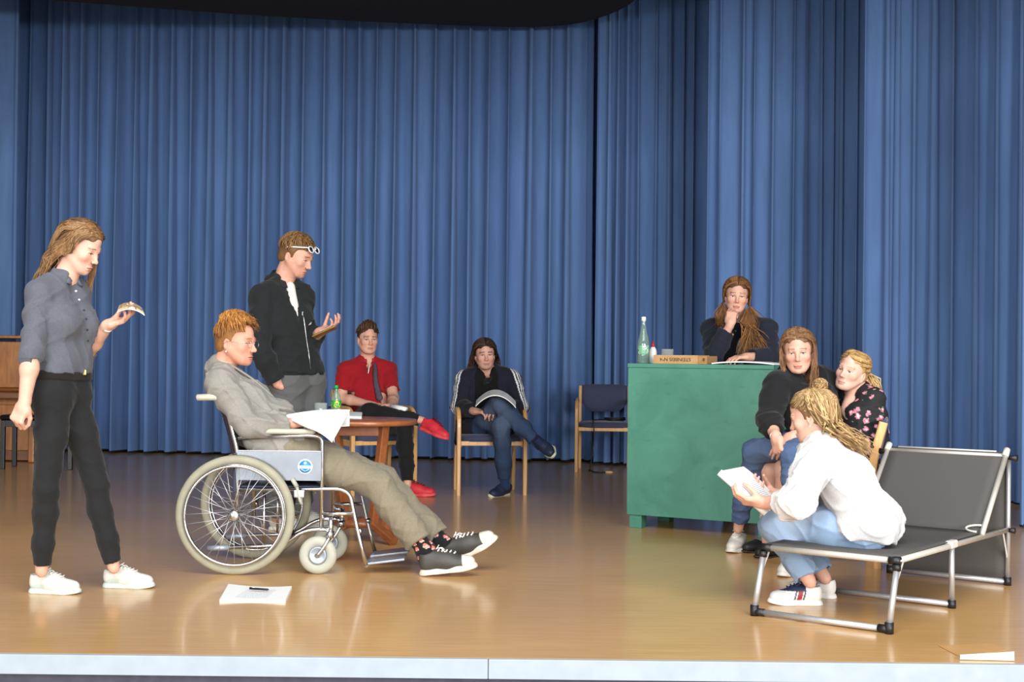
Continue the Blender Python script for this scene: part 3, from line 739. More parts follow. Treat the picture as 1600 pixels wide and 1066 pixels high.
# ---------------------------------------------------------------- wheelchair (local: x forward, y away from camera, z up)
WC = V(P(369.5, 808, 6.80)[0] - .008, 7.08, 0)
M['chrome_dull'] = simple('dull_chrome', (188, 188, 190), .3, .9, .05, 20)
M['spoke'] = simple('bright_spoke', (214, 214, 216), .4, .2)
M['sticker_white'] = simple('sticker_white', (238, 242, 246), .5); M['sticker_blue'] = simple('sticker_blue', (40, 128, 196), .5)
M['caster_grey'] = simple('light_grey_caster', (164, 164, 150), .6, 0, .05, 30)
M['plate_grey'] = simple('grey_footplate', (150, 158, 168), .35, .4, .08, 25)
def wheelchair():
    t = thing('wheelchair', WC, 'chrome wheelchair with navy backrest under the man in the grey jacket', 'wheelchair')
    ch = M['chrome']; R = .2955; HZ = R
    spoke_me = None
    for s in (-1, 1):
        y = s * .275
        w = MB().torus((0, y, HZ), (0, 1, 0), R - .022, .022, 72, 12, .017).build('rear_tyre', M['grey_tyre'], t)
        MB().torus((0, y, HZ), (0, 1, 0), R - .047, .006, 72, 8, .013).build('rim', ch, w)
        MB().torus((0, y + s * .03, HZ), (0, 1, 0), R - .052, .0075, 72, 10).build('hand_rim', ch, w)
        for k in range(6):
            a = k * math.pi / 3; c, q = math.cos(a), math.sin(a)
            MB().tube([((R - .052) * c, y + s * .03, HZ + (R - .052) * q), ((R - .05) * c, y + s * .01, HZ + (R - .05) * q)], .004, 6).build('rim_stud', ch, w)
        MB().lathe([(0, -.035), (.018, -.035), (.018, -.028), (.012, -.024), (.012, .024), (.026, .028), (.028, .036), (.02, .042), (0, .044)], (0, y, HZ), 20, (0, s, 0)).build('hub', ch, w)
        n = 32
        for k in range(n):
            a = 2 * math.pi * k / n; b = a + (1 if k % 2 else -1) * .95 * (1 if (k // 2) % 2 else .8); side = 1 if k % 4 < 2 else -1
            p0 = V(.02 * math.cos(b), 0, .02 * math.sin(b)); p1 = V((R - .05) * math.cos(a), 0, (R - .05) * math.sin(a))
            if spoke_me is None: spoke_me = MB().tube([(0, 0, 0), (1, 0, 0)], .0014, 5).mesh('spoke'); spoke_me.materials.append(M['spoke'])
            o = bpy.data.objects.new('spoke', spoke_me); COL.objects.link(o); o.parent = w
            A = V(0, y + side * .024, HZ) + p0; B = V(0, y, HZ) + p1; d = B - A
            o.location = A; o.rotation_euler = Vector(d).to_track_quat('X', 'Z').to_euler(); o.scale = (np.linalg.norm(d), 1, 1)
        # caster
        cy = s * .225; cx = .405; cr = .095
        k = MB().torus((cx, cy, cr), (0, 1, 0), cr - .027, .027, 40, 12, .021).build('caster_tyre', M['caster_grey'], t)
        MB().lathe([(0, -.016), (.03, -.016), (.036, -.020), (.044, -.02), (.044, .02), (.036, .02), (.03, .016), (0, .016)], (cx, cy, cr), 28, (0, 1, 0)).build('caster_rim', M['plate_grey'], k)
        MB().lathe([(0, -.03), (.011, -.03), (.011, .03), (0, .03)], (cx, cy, cr), 14, (0, 1, 0)).build('axle', ch, k)
        fk = MB()
        for q in (-1, 1): fk.tube(bez([(cx, cy + q * .027, cr), (cx + .03, cy + q * .027, cr + .04), (cx + .058, cy + q * .022, cr + .09)], 5), .0085, 8)
        fk.tube([(cx + .058, cy, cr + .085), (cx + .06, cy, cr + .12)], .02, 12); fk.build('fork', ch, t)
        MB().tube([(cx + .062, cy, cr + .10), (cx + .062, cy, cr + .185)], .013, 12).build('caster_stem', ch, t)
        # frame tubes
        fy = s * .222; r = .0105
        MB().tube(rounded([(0, fy, .235), (0, fy, .60), (-.055, fy, .80), (-.085, fy, .868), (-.12, fy, .878)], .06), r, 12).build('back_post', ch, t)
        MB().tube([(-.085, fy, .872), (-.098, fy, .876), (-.205, fy, .872), (-.21, fy, .871)], [.014, .018, .0165, .012], 14).build('push_grip', M['grip_grey'], t)
        MB().tube(rounded([(0, fy, .672), (.36, fy, .69), (.418, fy, .682), (.42, fy, .60), (.42, fy, .225)], .055), r, 12).build('arm_tube', ch, t)
        MB().box((.215, fy, .708), (.34, .045, .026), bev=.011, smooth=True).build('armrest_pad', M['grip_grey'], t)
        MB().tube(rounded([(0, fy, .415), (.51, fy, .425), (.56, fy, .40), (.605, fy, .20), (.645, fy, .045)], .05), r, 12).build('seat_tube', ch, t)
        MB().tube([(.42, fy, .30), (.585, fy, .302)], r, 12).build('cross_tube', ch, t)
        MB().tube(rounded([(-.115, fy, .125), (.22, fy, .14), (.34, fy, .222), (.465, fy, .222)], .06), r, 12).build('lower_tube', ch, t)
        MB().tube([(-.145, fy, .122), (-.04, fy, .127)], .0145, 12).build('tipping_grip', M['plate_grey'], t)
        MB().tube([(.468, fy - s * .0, .275), (.42, fy, .275)], .009, 10).build('stem_bracket', ch, t)
        MB().tube([(.13, fy * .9, .15), (.13, fy * .9, .40)], .007, 10).build('strut', ch, t)
        sp = MB().box((.208, s * .236, .537), (.418, .004, .145), bev=.001).build('side_panel', M['steel_plate'], t)
        MB().box((.208, s * .236, .61), (.41, .008, .006), bev=.001).build('panel_edge', ch, sp)
        if s < 0:
            dk = MB().lathe([(0, 0), (.037, 0), (.037, .001), (0, .001)], (.338, -.2392, .535), 40, (0, -1, 0)).build('sticker', M['sticker_white'], sp)
            MB().lathe([(.0, .0012), (.031, .0012), (.031, .0016), (.0, .0016)], (.338, -.2392, .535), 40, (0, -1, 0)).build('sticker_disc', M['sticker_blue'], sp)
            MB().box((.338, -.2412, .533), (.06, .0008, .014)).build('sticker_band', M['sticker_white'], sp)
            MB().lathe([(0, .0018), (.007, .0018), (.007, .0022), (0, .0022)], (.338, -.2392, .553), 16, (0, -1, 0)).build('sticker_emblem', M['sticker_white'], sp)
            for q in range(9): MB().box((.316 + q * .0055, -.2418, .533), (.0034, .0006, .007)).build('sticker_lettering', M['sticker_blue'], sp)
            for q in (-1, 1): MB().tube([(.338 + q * .02, -.2412, .522), (.338, -.2412, .512)], .0014, 6).build('sticker_emblem', M['sticker_white'], sp)
        bk = MB().tube([(.275, s * .25, .475), (.30, s * .25, .435)], .011, 10); bk.tube([(.30, s * .25, .435), (.315, s * .25, .37), (.325, s * .25, .35)], .008, 8)
        bk.build('brake_lever', M['caster_grey'], t)
        MB().box((.31, s * .245, .40), (.055, .022, .04), bev=.006).build('brake_block', M['chrome_dull'], t)
        # footrest
        MB().tube([(.605, fy, .215), (.612, fy - s * .012, .215)], .014, 10).build('clamp', ch, t)
        fp = MB()
        c, sn = math.cos(.13), math.sin(.13)
        fp.box((.735, s * .13, .062), (.20, .165, .012), ax=[[c, 0, sn], [0, 1, 0], [-sn, 0, c]], bev=.004)
        fp.build('footplate', M['plate_grey'], t)
        MB().tube([(.645, fy, .045), (.645, s * .05, .047)], .011, 10).build('footplate_hinge', M['plate_grey'], t)
    # cloth back and seat, slung between the posts
    vs = []; f = []; n = 8
    prof = [(.0, .585), (-.022, .68), (-.055, .79), (-.078, .845)]
    for side in (0, 1):
        for x, z in prof:
            for i in range(n + 1):
                u = -1 + 2 * i / n; vs.append((x - .062 * (1 - u * u) - (.006 if side else -.008), u * .225, z))
    m = n + 1; o = len(prof) * m
    for k in range(len(prof) - 1):
        for i in range(n): a = k * m + i; f += [(a, a + 1, a + m + 1, a + m), (o + a, o + a + m, o + a + m + 1, o + a + 1)]
    for i in range(n): a = i; f.append((a, o + a, o + a + 1, a + 1)); a = (len(prof) - 1) * m + i; f.append((a, a + 1, o + a + 1, o + a))
    for k in range(len(prof) - 1):
        for a in (k * m, k * m + n): f.append((a, a + m, o + a + m, o + a))
    MB().add(vs, f).build('backrest', M['navy_vinyl'], t)
    MB().box((-.012, -.224, .50), (.02, .02, .2), bev=.004).build('backrest_hem', M['navy_vinyl'], t)
    MB().box((.215, 0, .428), (.42, .42, .022), bev=.009, smooth=True).build('seat', M['navy_vinyl'], t)
    for s in (-1, 1): MB().tube([(.22 + s * .012, -.215 * s, .14), (.22 + s * .012, .215 * s, .41)], .011, 10).build('cross_brace', M['dark_rubber'], t)
wheelchair()

# ---------------------------------------------------------------- camp bed (local: x along the bed, y towards its far-left side)
CB = V(1.522, 5.52, 0); CBR = math.atan2(.8, .6); CW = .595; CZ = .282
M['bed_cloth'] = simple('dark_grey_canvas', (80, 77, 74), .85, 0, .05, 200, .25, 500)
M['bed_trim'] = simple('pale_webbing', (206, 200, 190), .7)
def camp_bed():
    t = thing('camp_bed', CB, 'folding camp bed with dark grey canvas and pale tube frame', 'camp bed', CBR)
    al, aw, bk = M['alu'], M['alu_warm'], M['black_plastic']; r = .013
    def grid(name, p00, p10, p11, p01, sag, mat, n=10, th=.004):
        vs = []; f = []; p00, p10, p11, p01 = map(V, (p00, p10, p11, p01)); nn = nrm(np.cross(p10 - p00, p01 - p00))
        for s in (0, 1):
            for i in range(n + 1):
                for j in range(n + 1):
                    a, b = i / n, j / n
                    p = p00 * (1 - a) * (1 - b) + p10 * a * (1 - b) + p11 * a * b + p01 * (1 - a) * b
                    vs.append(p - nn * (sag * 16 * a * (1 - a) * b * (1 - b)) ** 1 + nn * (th * s))
        N = (n + 1) ** 2
        for i in range(n):
            for j in range(n):
                a = i * (n + 1) + j; b = a + n + 1; f += [(a, b, b + 1, a + 1), (N + a, N + a + 1, N + b + 1, N + b)]
        rim = [i * (n + 1) for i in range(n + 1)] + [n * (n + 1) + j for j in range(1, n + 1)] + [i * (n + 1) + n for i in range(n - 1, -1, -1)] + [j for j in range(n - 1, 0, -1)]
        for k in range(len(rim)): a, b = rim[k], rim[(k + 1) % len(rim)]; f.append((a, b, N + b, N + a))
        return MB().add(vs, f).build(name, mat, t)
    x0 = .085; xh = 1.15; xe = 1.50
    grid('bed_canvas', (x0 + .005, .004, CZ + .012), (xh, .004, CZ + .012), (xh, CW - .004, CZ + .012), (x0 + .005, CW - .004, CZ + .012), .022, M['bed_cloth'])
    top = V(xh + .33, 0, .635); b0 = V(xh, 0, CZ + .012); wv = V(0, CW, 0)
    dirb = nrm(top - b0)
    grid('back_canvas', b0 + V(0, .008, 0), top + V(0, .008, 0) + dirb * .02, top + dirb * .02 + wv - V(0, .008, 0), b0 + wv - V(0, .008, 0), .006, M['bed_cloth'])
    grid('rear_canvas', (xe + .03, .01, .60), (xe + .02, .01, .03), (xe + .02, CW - .01, .03), (xe + .03, CW - .01, .60), .0, M['bed_cloth'])
    MB().tube([top + dirb * .022 + V(0, .05, 0), top + dirb * .022 + wv - V(0, .05, 0)], .006, 8).build('top_piping', M['bed_trim'], t)
    # front end: top bar, legs, floor bar, corner fittings
    MB().tube([(x0, .02, CZ), (x0, CW - .02, CZ)], r, 12).build('front_bar', aw, t)
    MB().tube([(0, .02, .018), (0, CW - .02, .018)], r, 12).build('front_floor_bar', al, t)
    for y in (0, CW):
        MB().tube([(x0 - .005, y, CZ - .02), (0, y, .03)], r, 12).build('front_leg', al, t)
        MB().tube([(0, y, .0), (.0, y, .045)], .0185, 12).build('foot_cap', bk, t)
        MB().tube([(0, y + (.0 if y == 0 else 0), .018), (0, y + (.045 if y == 0 else -.045), .018)], .0165, 12).build('corner_cap', bk, t)
        MB().tube([(x0, y + (-.012 if y == 0 else .012), CZ), (x0, y + (.035 if y == 0 else -.035), CZ)], .0175, 12).build('bar_cap', bk, t)
        MB().tube([(x0 - .008, y, CZ - .015), (x0 - .008, y, CZ - .04)], .017, 12).build('knuckle', bk, t)
        MB().tube([(x0, y, CZ), (xe + .02, y, CZ - .01)], r, 12).build('side_rail', aw, t)
        MB().sweep([(.15, y, CZ - .005), (.045, y, .16)], .004, .012, (0, 1, 0), .001).build('leg_brace', M['bed_trim'], t)
        # middle legs
        MB().tube([(.72, y, CZ), (.73, y, .03)], r, 12).build('middle_leg', al, t)
        MB().tube([(.73, y, 0), (.73, y, .035)], .018, 12).build('foot_cap', bk, t)
        MB().box((.72, y, CZ + .002), (.075, .034, .034), bev=.006).build('rail_clamp', M['bed_trim'], t)
        # back frame
        yy = V(0, y, 0)
        MB().tube([b0 + yy - V(.02, 0, .01), top + yy], r, 12).build('back_tube', aw, t)
        MB().tube([top + yy - V(.01, 0, .0), top + yy + V(.02, 0, .03)], .016, 12).build('top_fitting', M['bed_trim'], t)
        sy = -1 if y == 0 else 1
        MB().tube([top + yy + V(.015, 0, -.01), top + yy + V(.015, sy * .05, -.01)], [.008, .017], 12).build('knob', bk, t)
        MB().tube([(xe + .025, y, .615), (xe + .02, y, .02)], r * .9, 12).build('rear_tube', al, t)
        MB().tube([(xe + .02, y, 0), (xe + .02, y, .04)], .0185, 12).build('foot_cap', bk, t)
        MB().tube([(xe + .0, y, CZ - .01), (xe + .0, y + sy * .04, CZ - .01)], [.008, .016], 12).build('knob', bk, t)
        MB().sweep([(xe - .06, y, CZ - .005), (xe + .01, y, .14)], .004, .014, (0, 1, 0), .001).build('leg_brace', M['bed_trim'], t)
        # white webbing loops where the canvas is laced to the frame
        loop = [b0 + yy + V(-.03, -sy * .01, .02) + V(.035 * math.cos(a), -sy * .06 * math.sin(a), .012 * math.cos(a)) for a in np.linspace(0, math.pi, 14)]
        MB().tube(loop, .005, 8).build('canvas_loop', M['bed_trim'], t)
    MB().tube([(.73, .0, .018), (.73, CW, .018)], r, 12).build('middle_floor_bar', al, t)
    MB().tube([(xe + .02, .0, .018), (xe + .02, CW, .018)], r, 12).build('rear_floor_bar', al, t)
    MB().tube([top + V(0, 0, .0), top + wv], r * .8, 12).build('top_bar', aw, t)
camp_bed()
# ---------------------------------------------------------------- smooth solids (distance fields turned into meshes)
class Sdf:
    def __init__(s): s.p = []
    def cone(s, a, b, ra, rb=None, k=.02, op='u'):
        s.p.append(('c', V(a), V(b), float(ra), float(ra if rb is None else rb), k, op)); return s
    def ball(s, c, r, k=.02, op='u'): return s.ell(c, (r, r, r), None, k, op)
    def ell(s, c, r, ax=None, k=.02, op='u'):
        s.p.append(('e', V(c), V(r), np.eye(3) if ax is None else np.asarray(ax, float), None, k, op)); return s
    def box(s, c, half, ax=None, rd=.004, k=.004, op='u'):
        s.p.append(('b', V(c), V(half), np.eye(3) if ax is None else np.asarray(ax, float), rd, k, op)); return s
    def cut(s, p, d, r, L, k=.003):
        """cut away a flat-ended cylinder that starts at p and runs L along d"""
        s.p.append(('y', V(p), nrm(d), float(r), float(L), k, 's')); return s
    def mesh(s, h, disp=None, amp=0):
        lo, hi = [], []
        def bb(q):
            if q[0] == 'c': r = max(q[3], q[4]); return np.minimum(q[1], q[2]) - r, np.maximum(q[1], q[2]) + r
            if q[0] == 'y': e = q[1] + q[2] * q[4]; return np.minimum(q[1], e) - q[3], np.maximum(q[1], e) + q[3]
            R = np.linalg.norm(q[2]) if q[0] == 'b' else max(q[2]); return q[1] - R, q[1] + R
        B = [bb(q) for q in s.p]
        u = [b for b, q in zip(B, s.p) if q[-1] == 'u']
        lo = np.min([b[0] for b in u], 0) - .02; hi = np.max([b[1] for b in u], 0) + .02
        n = np.ceil((hi - lo) / h).astype(int) + 1
        ax = [(lo[i] + h * np.arange(n[i])).astype(np.float32) for i in range(3)]
        D = np.full(n, .3, np.float32)
        for q, b in zip(s.p, B):
            k = q[-2]; m = k + .012 + 2 * h
            i0 = np.maximum(((b[0] - m - lo) / h).astype(int), 0); i1 = np.minimum(((b[1] + m - lo) / h).astype(int) + 2, n)
            if np.any(i1 <= i0): continue
            sl = tuple(slice(a, c) for a, c in zip(i0, i1))
            c = q[1].astype(np.float32)
            X = (ax[0][sl[0]] - c[0])[:, None, None]; Y = (ax[1][sl[1]] - c[1])[None, :, None]; Z = (ax[2][sl[2]] - c[2])[None, None, :]
            if q[0] == 'c':
                ba = q[2] - q[1]; l2 = max(ba @ ba, 1e-10)
                t = np.clip((X * ba[0] + Y * ba[1] + Z * ba[2]) / l2, 0, 1).astype(np.float32)
                d = np.sqrt((X - ba[0] * t) ** 2 + (Y - ba[1] * t) ** 2 + (Z - ba[2] * t) ** 2) - (q[3] + (q[4] - q[3]) * t)
            elif q[0] == 'e':
                A = q[3]; r = q[2]; l = [(X * A[i][0] + Y * A[i][1] + Z * A[i][2]) / r[i] for i in range(3)]
                k0 = np.sqrt(l[0] ** 2 + l[1] ** 2 + l[2] ** 2); k1 = np.sqrt((l[0] / r[0]) ** 2 + (l[1] / r[1]) ** 2 + (l[2] / r[2]) ** 2)
                d = k0 * (k0 - 1) / np.maximum(k1, 1e-6)
            elif q[0] == 'b':
                A = q[3]; r = q[2]; rd = q[4]; l = [np.abs(X * A[i][0] + Y * A[i][1] + Z * A[i][2]) - (r[i] - rd) for i in range(3)]
                d = np.sqrt(np.maximum(l[0], 0) ** 2 + np.maximum(l[1], 0) ** 2 + np.maximum(l[2], 0) ** 2) + np.minimum(np.maximum(np.maximum(l[0], l[1]), l[2]), 0) - rd
            else:
                a = X * q[2][0] + Y * q[2][1] + Z * q[2][2]
                rad = np.sqrt(np.maximum(X ** 2 + Y ** 2 + Z ** 2 - a ** 2, 0)) - q[3]
                d = np.maximum(np.maximum(rad, -a), a - q[4])
            cur = D[sl]
            if q[-1] == 'u':
                hh = np.clip(.5 + .5 * (d - cur) / k, 0, 1); D[sl] = d * (1 - hh) + cur * hh - k * hh * (1 - hh)
            else:
                d = -d; hh = np.clip(.5 - .5 * (d - cur) / k, 0, 1); D[sl] = d * (1 - hh) + cur * hh + k * hh * (1 - hh)
        if disp is not None:
            I = np.nonzero(np.abs(D) < amp * 2 + 2 * h)
            pts = np.stack([ax[0][I[0]], ax[1][I[1]], ax[2][I[2]]], 1)
            D[I] += disp(pts).astype(np.float32)
        return nets(D, lo, h)
def nets(D, lo, h):
    s = D < 0; n = D.shape
    c = np.zeros((n[0] - 1, n[1] - 1, n[2] - 1), np.int8)
    O = [(i, j, k) for i in (0, 1) for j in (0, 1) for k in (0, 1)]
    for i, j, k in O: c += s[i:n[0] - 1 + i, j:n[1] - 1 + j, k:n[2] - 1 + k]
    act = (c > 0) & (c < 8); I = np.nonzero(act); m = len(I[0])
    if m == 0: return np.zeros((0, 3)), np.zeros((0, 4), int)
    val = {o: D[I[0] + o[0], I[1] + o[1], I[2] + o[2]] for o in O}
    acc = np.zeros((m, 3)); cnt = np.zeros(m)
    for a in O:
        for ax in range(3):
            if a[ax]: continue
            b = list(a); b[ax] = 1; b = tuple(b); va, vb = val[a], val[b]
            cr = (va < 0) != (vb < 0)
            t = np.where(cr, va / np.where(cr, va - vb, 1), 0)
            p = np.array(a, float)[None, :].repeat(m, 0); p[:, ax] += t
            acc += p * cr[:, None]; cnt += cr
    v = (acc / cnt[:, None] + np.stack(I, 1)) * h + lo
    idx = np.full(act.shape, -1, np.int32); idx[I] = np.arange(m)
    Q = []
    for ax in range(3):
        b, c2 = (ax + 1) % 3, (ax + 2) % 3
        sl0 = [slice(None)] * 3; sl1 = [slice(None)] * 3
        sl0[ax] = slice(0, n[ax] - 1); sl1[ax] = slice(1, n[ax])
        for q in (b, c2): sl0[q] = slice(1, n[q] - 1); sl1[q] = slice(1, n[q] - 1)
        A, B = s[tuple(sl0)], s[tuple(sl1)]; E = np.nonzero(A != B)
        g = [E[0].copy(), E[1].copy(), E[2].copy()]; g[b] = g[b] + 1; g[c2] = g[c2] + 1
        def at(db, dc):
            w = [g[0].copy(), g[1].copy(), g[2].copy()]; w[b] = w[b] - db; w[c2] = w[c2] - dc
            return idx[w[0], w[1], w[2]]
        q = np.stack([at(1, 1), at(0, 1), at(0, 0), at(1, 0)], 1)
        fl = ~A[E]; q[fl] = q[fl][:, ::-1]; Q.append(q)
    Q = np.concatenate(Q); Q = Q[(Q >= 0).all(1)]
    return v, Q
def join(parts):
    vs, qs, cs = [], [], []; n = 0
    for v, q, c in parts:
        vs.append(v); qs.append(np.asarray(q) + n); n += len(v)
        cs.append(np.broadcast_to(np.asarray(c, float), (len(v), 3)))
    return np.concatenate(vs), np.concatenate(qs), np.concatenate(cs)
def wrinkles(amp, freq, seed, direction=None, squash=.3):
    """soft folds: sums of warped sine waves"""
    r = np.random.default_rng(seed); W = []
    for i in range(4):
        k = r.normal(size=3); k /= np.linalg.norm(k)
        if direction is not None: k = nrm(np.asarray(direction, float) + squash * k * 2)
        W.append((k * freq * (1 + .5 * r.uniform(-1, 1)), r.uniform(0, 6.28), r.normal(size=3) * freq * .35, r.uniform(0, 6.28)))
    def f(p):
        o = 0
        for k, a, k2, b in W: o = o + .35 * np.sin(p @ k * .6 + b) + .25 - 1.25 * (1 - np.abs(np.sin(p @ k * .5 + a + 1.3 * np.sin(p @ k2 + b)))) ** 2.6
        return o * amp / 1.8
    return f

# ---------------------------------------------------------------- people
M['skin'] = attr_mat('skin', .5, .05, 40, .05, 500, sss=.12, spec=.35)
M['hair'] = attr_mat('hair', .5, .22, 130, .35, 500, (1, 1, .15), spec=.3)
M['cloth'] = attr_mat('cloth', .85, .08, 120, .2, 600, spec=.2, sheen=.1)
M['denim'] = attr_mat('denim', .85, .08, 320, .2, 900, spec=.2)
M['shoe'] = attr_mat('shoe', .55, .06, 60, .1, 400)
M['gold'] = simple('gold', (206, 172, 96), .3, .9)
M['pearl'] = simple('pearl', (240, 236, 226), .3)
SK = lin(208, 160, 138)

class Man:
    """joints are world points; 'R' and 'L' are the person's own sides"""
    def __init__(s, J, b=1.0, sex='m', skin=(208, 160, 138), w=1.0, leg=1.0):
        for k_ in list(J): J[k_] = V(J[k_])
        s.J = J; s.b = b; s.sex = sex; s.w = w; s.skin = lin(*skin); s.leg = leg
        J = s.J
        if 'pel' not in J: J['pel'] = (J['hpL'] + J['hpR']) / 2
        if 'nk' not in J: J['nk'] = (J['shL'] + J['shR']) / 2
        if 'ch' not in J: J['ch'] = lerp(J['pel'], J['nk'], .68)
        s.left = nrm(J['shL'] - J['shR']); s.up = nrm(J['nk'] - J['ch'])
        s.left = nrm(s.left - s.up * (s.left @ s.up)); s.fwd = np.cross(s.left, s.up)
        s.hleft = nrm(J['hpL'] - J['hpR']); hu = nrm(J['ch'] - J['pel']); s.hleft = nrm(s.hleft - hu * (s.hleft @ hu)); s.hfwd = np.cross(s.hleft, hu); s.hup = hu
        s.skinparts = []
    def torso(s, S, o=0.0, low=True, high=True, bust=None, chest=1.0, belly=0.0, kk=.045):
        J, b = s.J, s.b; bust = (s.sex == 'f') if bust is None else bust
        for sg, sd in ((1, 'L'), (-1, 'R')):
            hp = J['hp' + sd]; wl = nrm(s.left + s.hleft)
            wa = lerp(J['pel'], J['ch'], .52) + wl * sg * .05 * s.w; ri = J['ch'] + s.left * sg * .068 * s.w
            sh = J['sh' + sd]; shi = lerp(J['nk'], sh, .55) - s.up * .035
            if low:
                S.cone(hp + s.hup * .03, wa, .092 * b + o, .083 * b + o, kk)
                S.ball(hp - s.hfwd * .03 - s.hup * .0, .088 * b + o, kk)
            if high:
                if not low: S.cone(lerp(hp, wa, .55), wa, .088 * b + o, .083 * b + o, kk)
                S.cone(wa, ri, .083 * b + o, .092 * b * chest + o, kk)
                S.cone(ri, shi, .092 * b * chest + o, .06 * b + o, kk)
                S.cone(shi, sh, .06 * b + o, .052 * b + o, .03)
                S.cone(J['nk'] + s.up * .025, sh, .036 * b + o, .042 * b + o, .035)
                if bust: S.ball(J['ch'] + s.fwd * .068 + s.left * sg * .07 * s.w + s.up * .0, .056 * b + o, .04)
        if belly and high: S.ball(lerp(J['pel'], J['ch'], .4) + s.fwd * .03, .1 * b + belly + o, .05)
        return s
    def arm(s, S, sd, o=0.0, t0=0.0, t1=2.0, r=1.0, k=.02, flare=0.0):
        """t runs 0 shoulder - 1 elbow - 2 wrist"""
        J, b = s.J, s.b * r; sh, el, wr = J['sh' + sd], J['el' + sd], J['wr' + sd]
        rad = lambda t: float(np.interp(t, [0, .35, 1, 1.35, 2], [.05, .05, .04, .041, .0265])) * b + o + flare * max(0, t - 1)
        pt = lambda t: lerp(sh, el, t) if t <= 1 else lerp(el, wr, t - 1)
        ts = [t for t in (0, .35, 1, 1.35, 2) if t0 < t < t1]; ts = [t0] + ts + [t1]
        for a, c in zip(ts[:-1], ts[1:]): S.cone(pt(a), pt(c), rad(a), rad(c), k)
        return pt(t1)
    def leg_(s, S, sd, o=0.0, t0=0.0, t1=2.0, r=1.0, k=.025, straight=0.0):
        J, b = s.J, s.b * r * s.leg; hp, kn, an = J['hp' + sd], J['kn' + sd], J['an' + sd]
        back = nrm(np.cross(np.cross(an - kn, hp - kn), an - kn)); 
        if np.linalg.norm(np.cross(nrm(an - kn), nrm(hp - kn))) < .1: back = -s.hfwd
        rad = lambda t: float(np.interp(t, [0, .4, 1, 1.3, 1.65, 2], [.084, .076, .056, .054, .046, .034])) * b + o + straight * max(0, t - 1.15)
        def pt(t):
            p = lerp(hp, kn, t) if t <= 1 else lerp(kn, an, t - 1)
            return p + back * .012 * math.exp(-((t - 1.32) / .2) ** 2)
        ts = [t for t in (0, .4, 1, 1.3, 1.65, 2) if t0 < t < t1]; ts = [t0] + ts + [t1]
        for a, c in zip(ts[:-1], ts[1:]): S.cone(pt(a), pt(c), rad(a), rad(c), k)
        return pt(t1)
    # ---- head
    def head(s, c, fwd, tilt=0.0, sc=1.0, neck_r=.054, h=.0037, jaw=1.0, wide=1.0, nose=1.0, brow=(70, 48, 32), lips=(176, 100, 92), stub=None, eye=(78, 92, 96), extra=None, lid=.0072, smile=0.0, up=None):
        fem = s.sex == 'f'
        if fem: jaw, nose, wide = jaw * .88, nose * .84, wide * .965
        J = s.J; c = V(c); f = nrm(fwd); u = V(0, 0, 1) if up is None else V(up); u = nrm(u - f * (u @ f)); l = np.cross(u, f)
        if tilt: u, l = u * math.cos(tilt) + l * math.sin(tilt), l * math.cos(tilt) - u * math.sin(tilt)
        A = np.stack([f, l, u]); s.hA, s.hc, s.hs = A, c, sc
        q = lambda a, b_, d: c + sc * (f * a + l * b_ * wide + u * d)
        S = Sdf(); K = sc
        S.ell(q(-.013, 0, .034), V(.097, .0765 * wide, .086) * K, A, .01)
        S.ell(q(.026, 0, -.022), V(.066, .0635 * wide, .085) * K, A, .03)
        S.ell(q(.034, 0, -.072), V(.047 * jaw, .047 * wide * jaw, .036) * K, A, .03)
        S.ball(q(.073, 0, -.099), .0165 * K * jaw, .025)
        for g in (1, -1):
            S.cone(q(0, g * .056, -.045), q(.058, g * .027, -.091), .018 * K * jaw, .016 * K * jaw, .03)
            S.ball(q(.060, g * .042, -.024), .0215 * K, .02)
            S.cone(q(.081, g * .040, .020), q(.0905, g * .012, .017), (.0075 if fem else .0105) * K, (.0075 if fem else .010) * K, .014)
        S.ball(q(.056, 0, .056), .029 * K, .03)
        for g in (1, -1): S.ball(q(.1045, g * .0315, -.002), .0165 * K, .008, 's')
        S.cone(q(.089, 0, .008), q(.1065, 0, -.030), .0085 * K, .0105 * K * nose, .012)
        S.ball(q(.1115, 0, -.034), .0112 * K * nose, .006)
        for g in (1, -1):
            S.ball(q(.1015, g * .0115, -.0385), .0082 * K * nose, .006)
            S.ell(q(.0745, g * .0315, -.001), V(.0155, .0175, .0135) * K, A, .003)
            S.box(q(.0905, g * .0315, -.0025), V(.01, .0125, lid / 2) * K, A, .001, .002, 's')
            S.ball(q(.0752, g * .0315, -.001), .0128 * K, .001)
            # ear
            S.ell(q(-.010, g * .0775 , -.012), V(.0175, .0075, .031) * K, A, .006)
            S.ell(q(-.006, g * .084, -.010), V(.009, .006, .018) * K, A, .004, 's')
            S.ball(q(-.004, g * .074, -.040), .0075 * K, .005)
        S.ell(q(.0905, 0, -.0665), V(.0095, .0225, .0048) * K, A, .007)
        S.ell(q(.0885, 0, -.0775), V(.0095, .0185, .0058) * K, A, .007)
        S.ell(q(.1005, 0, -.0718 - smile * .002), V(.006, .020, .0012) * K, A, .003, 's')
        nkb = J['nk'] + (s.up if up is None else s.up) * .0
        S.cone(q(-.028, 0, -.045), lerp(q(-.028, 0, -.045), nkb, .5), neck_r * K * .98, neck_r * K * .94, .03)
        S.cone(lerp(q(-.028, 0, -.045), nkb, .5), nkb, neck_r * K * .94, neck_r * K * 1.05, .03)
        for sd in 'LR': S.cone(nkb + s.up * .02, lerp(nkb, J['sh' + sd], .7), .036, .038, .03)
        if extra: extra(S)
        v, Q = S.mesh(h)
        p = (v - c) @ A.T / sc; p[:, 1] /= wide
        col = np.tile(s.skin, (len(v), 1))
        def mixc(mask, rgb, a=1.0):
            m = np.clip(mask, 0, 1)[:, None] * a; col[:] = col * (1 - m) + lin(*rgb) * m
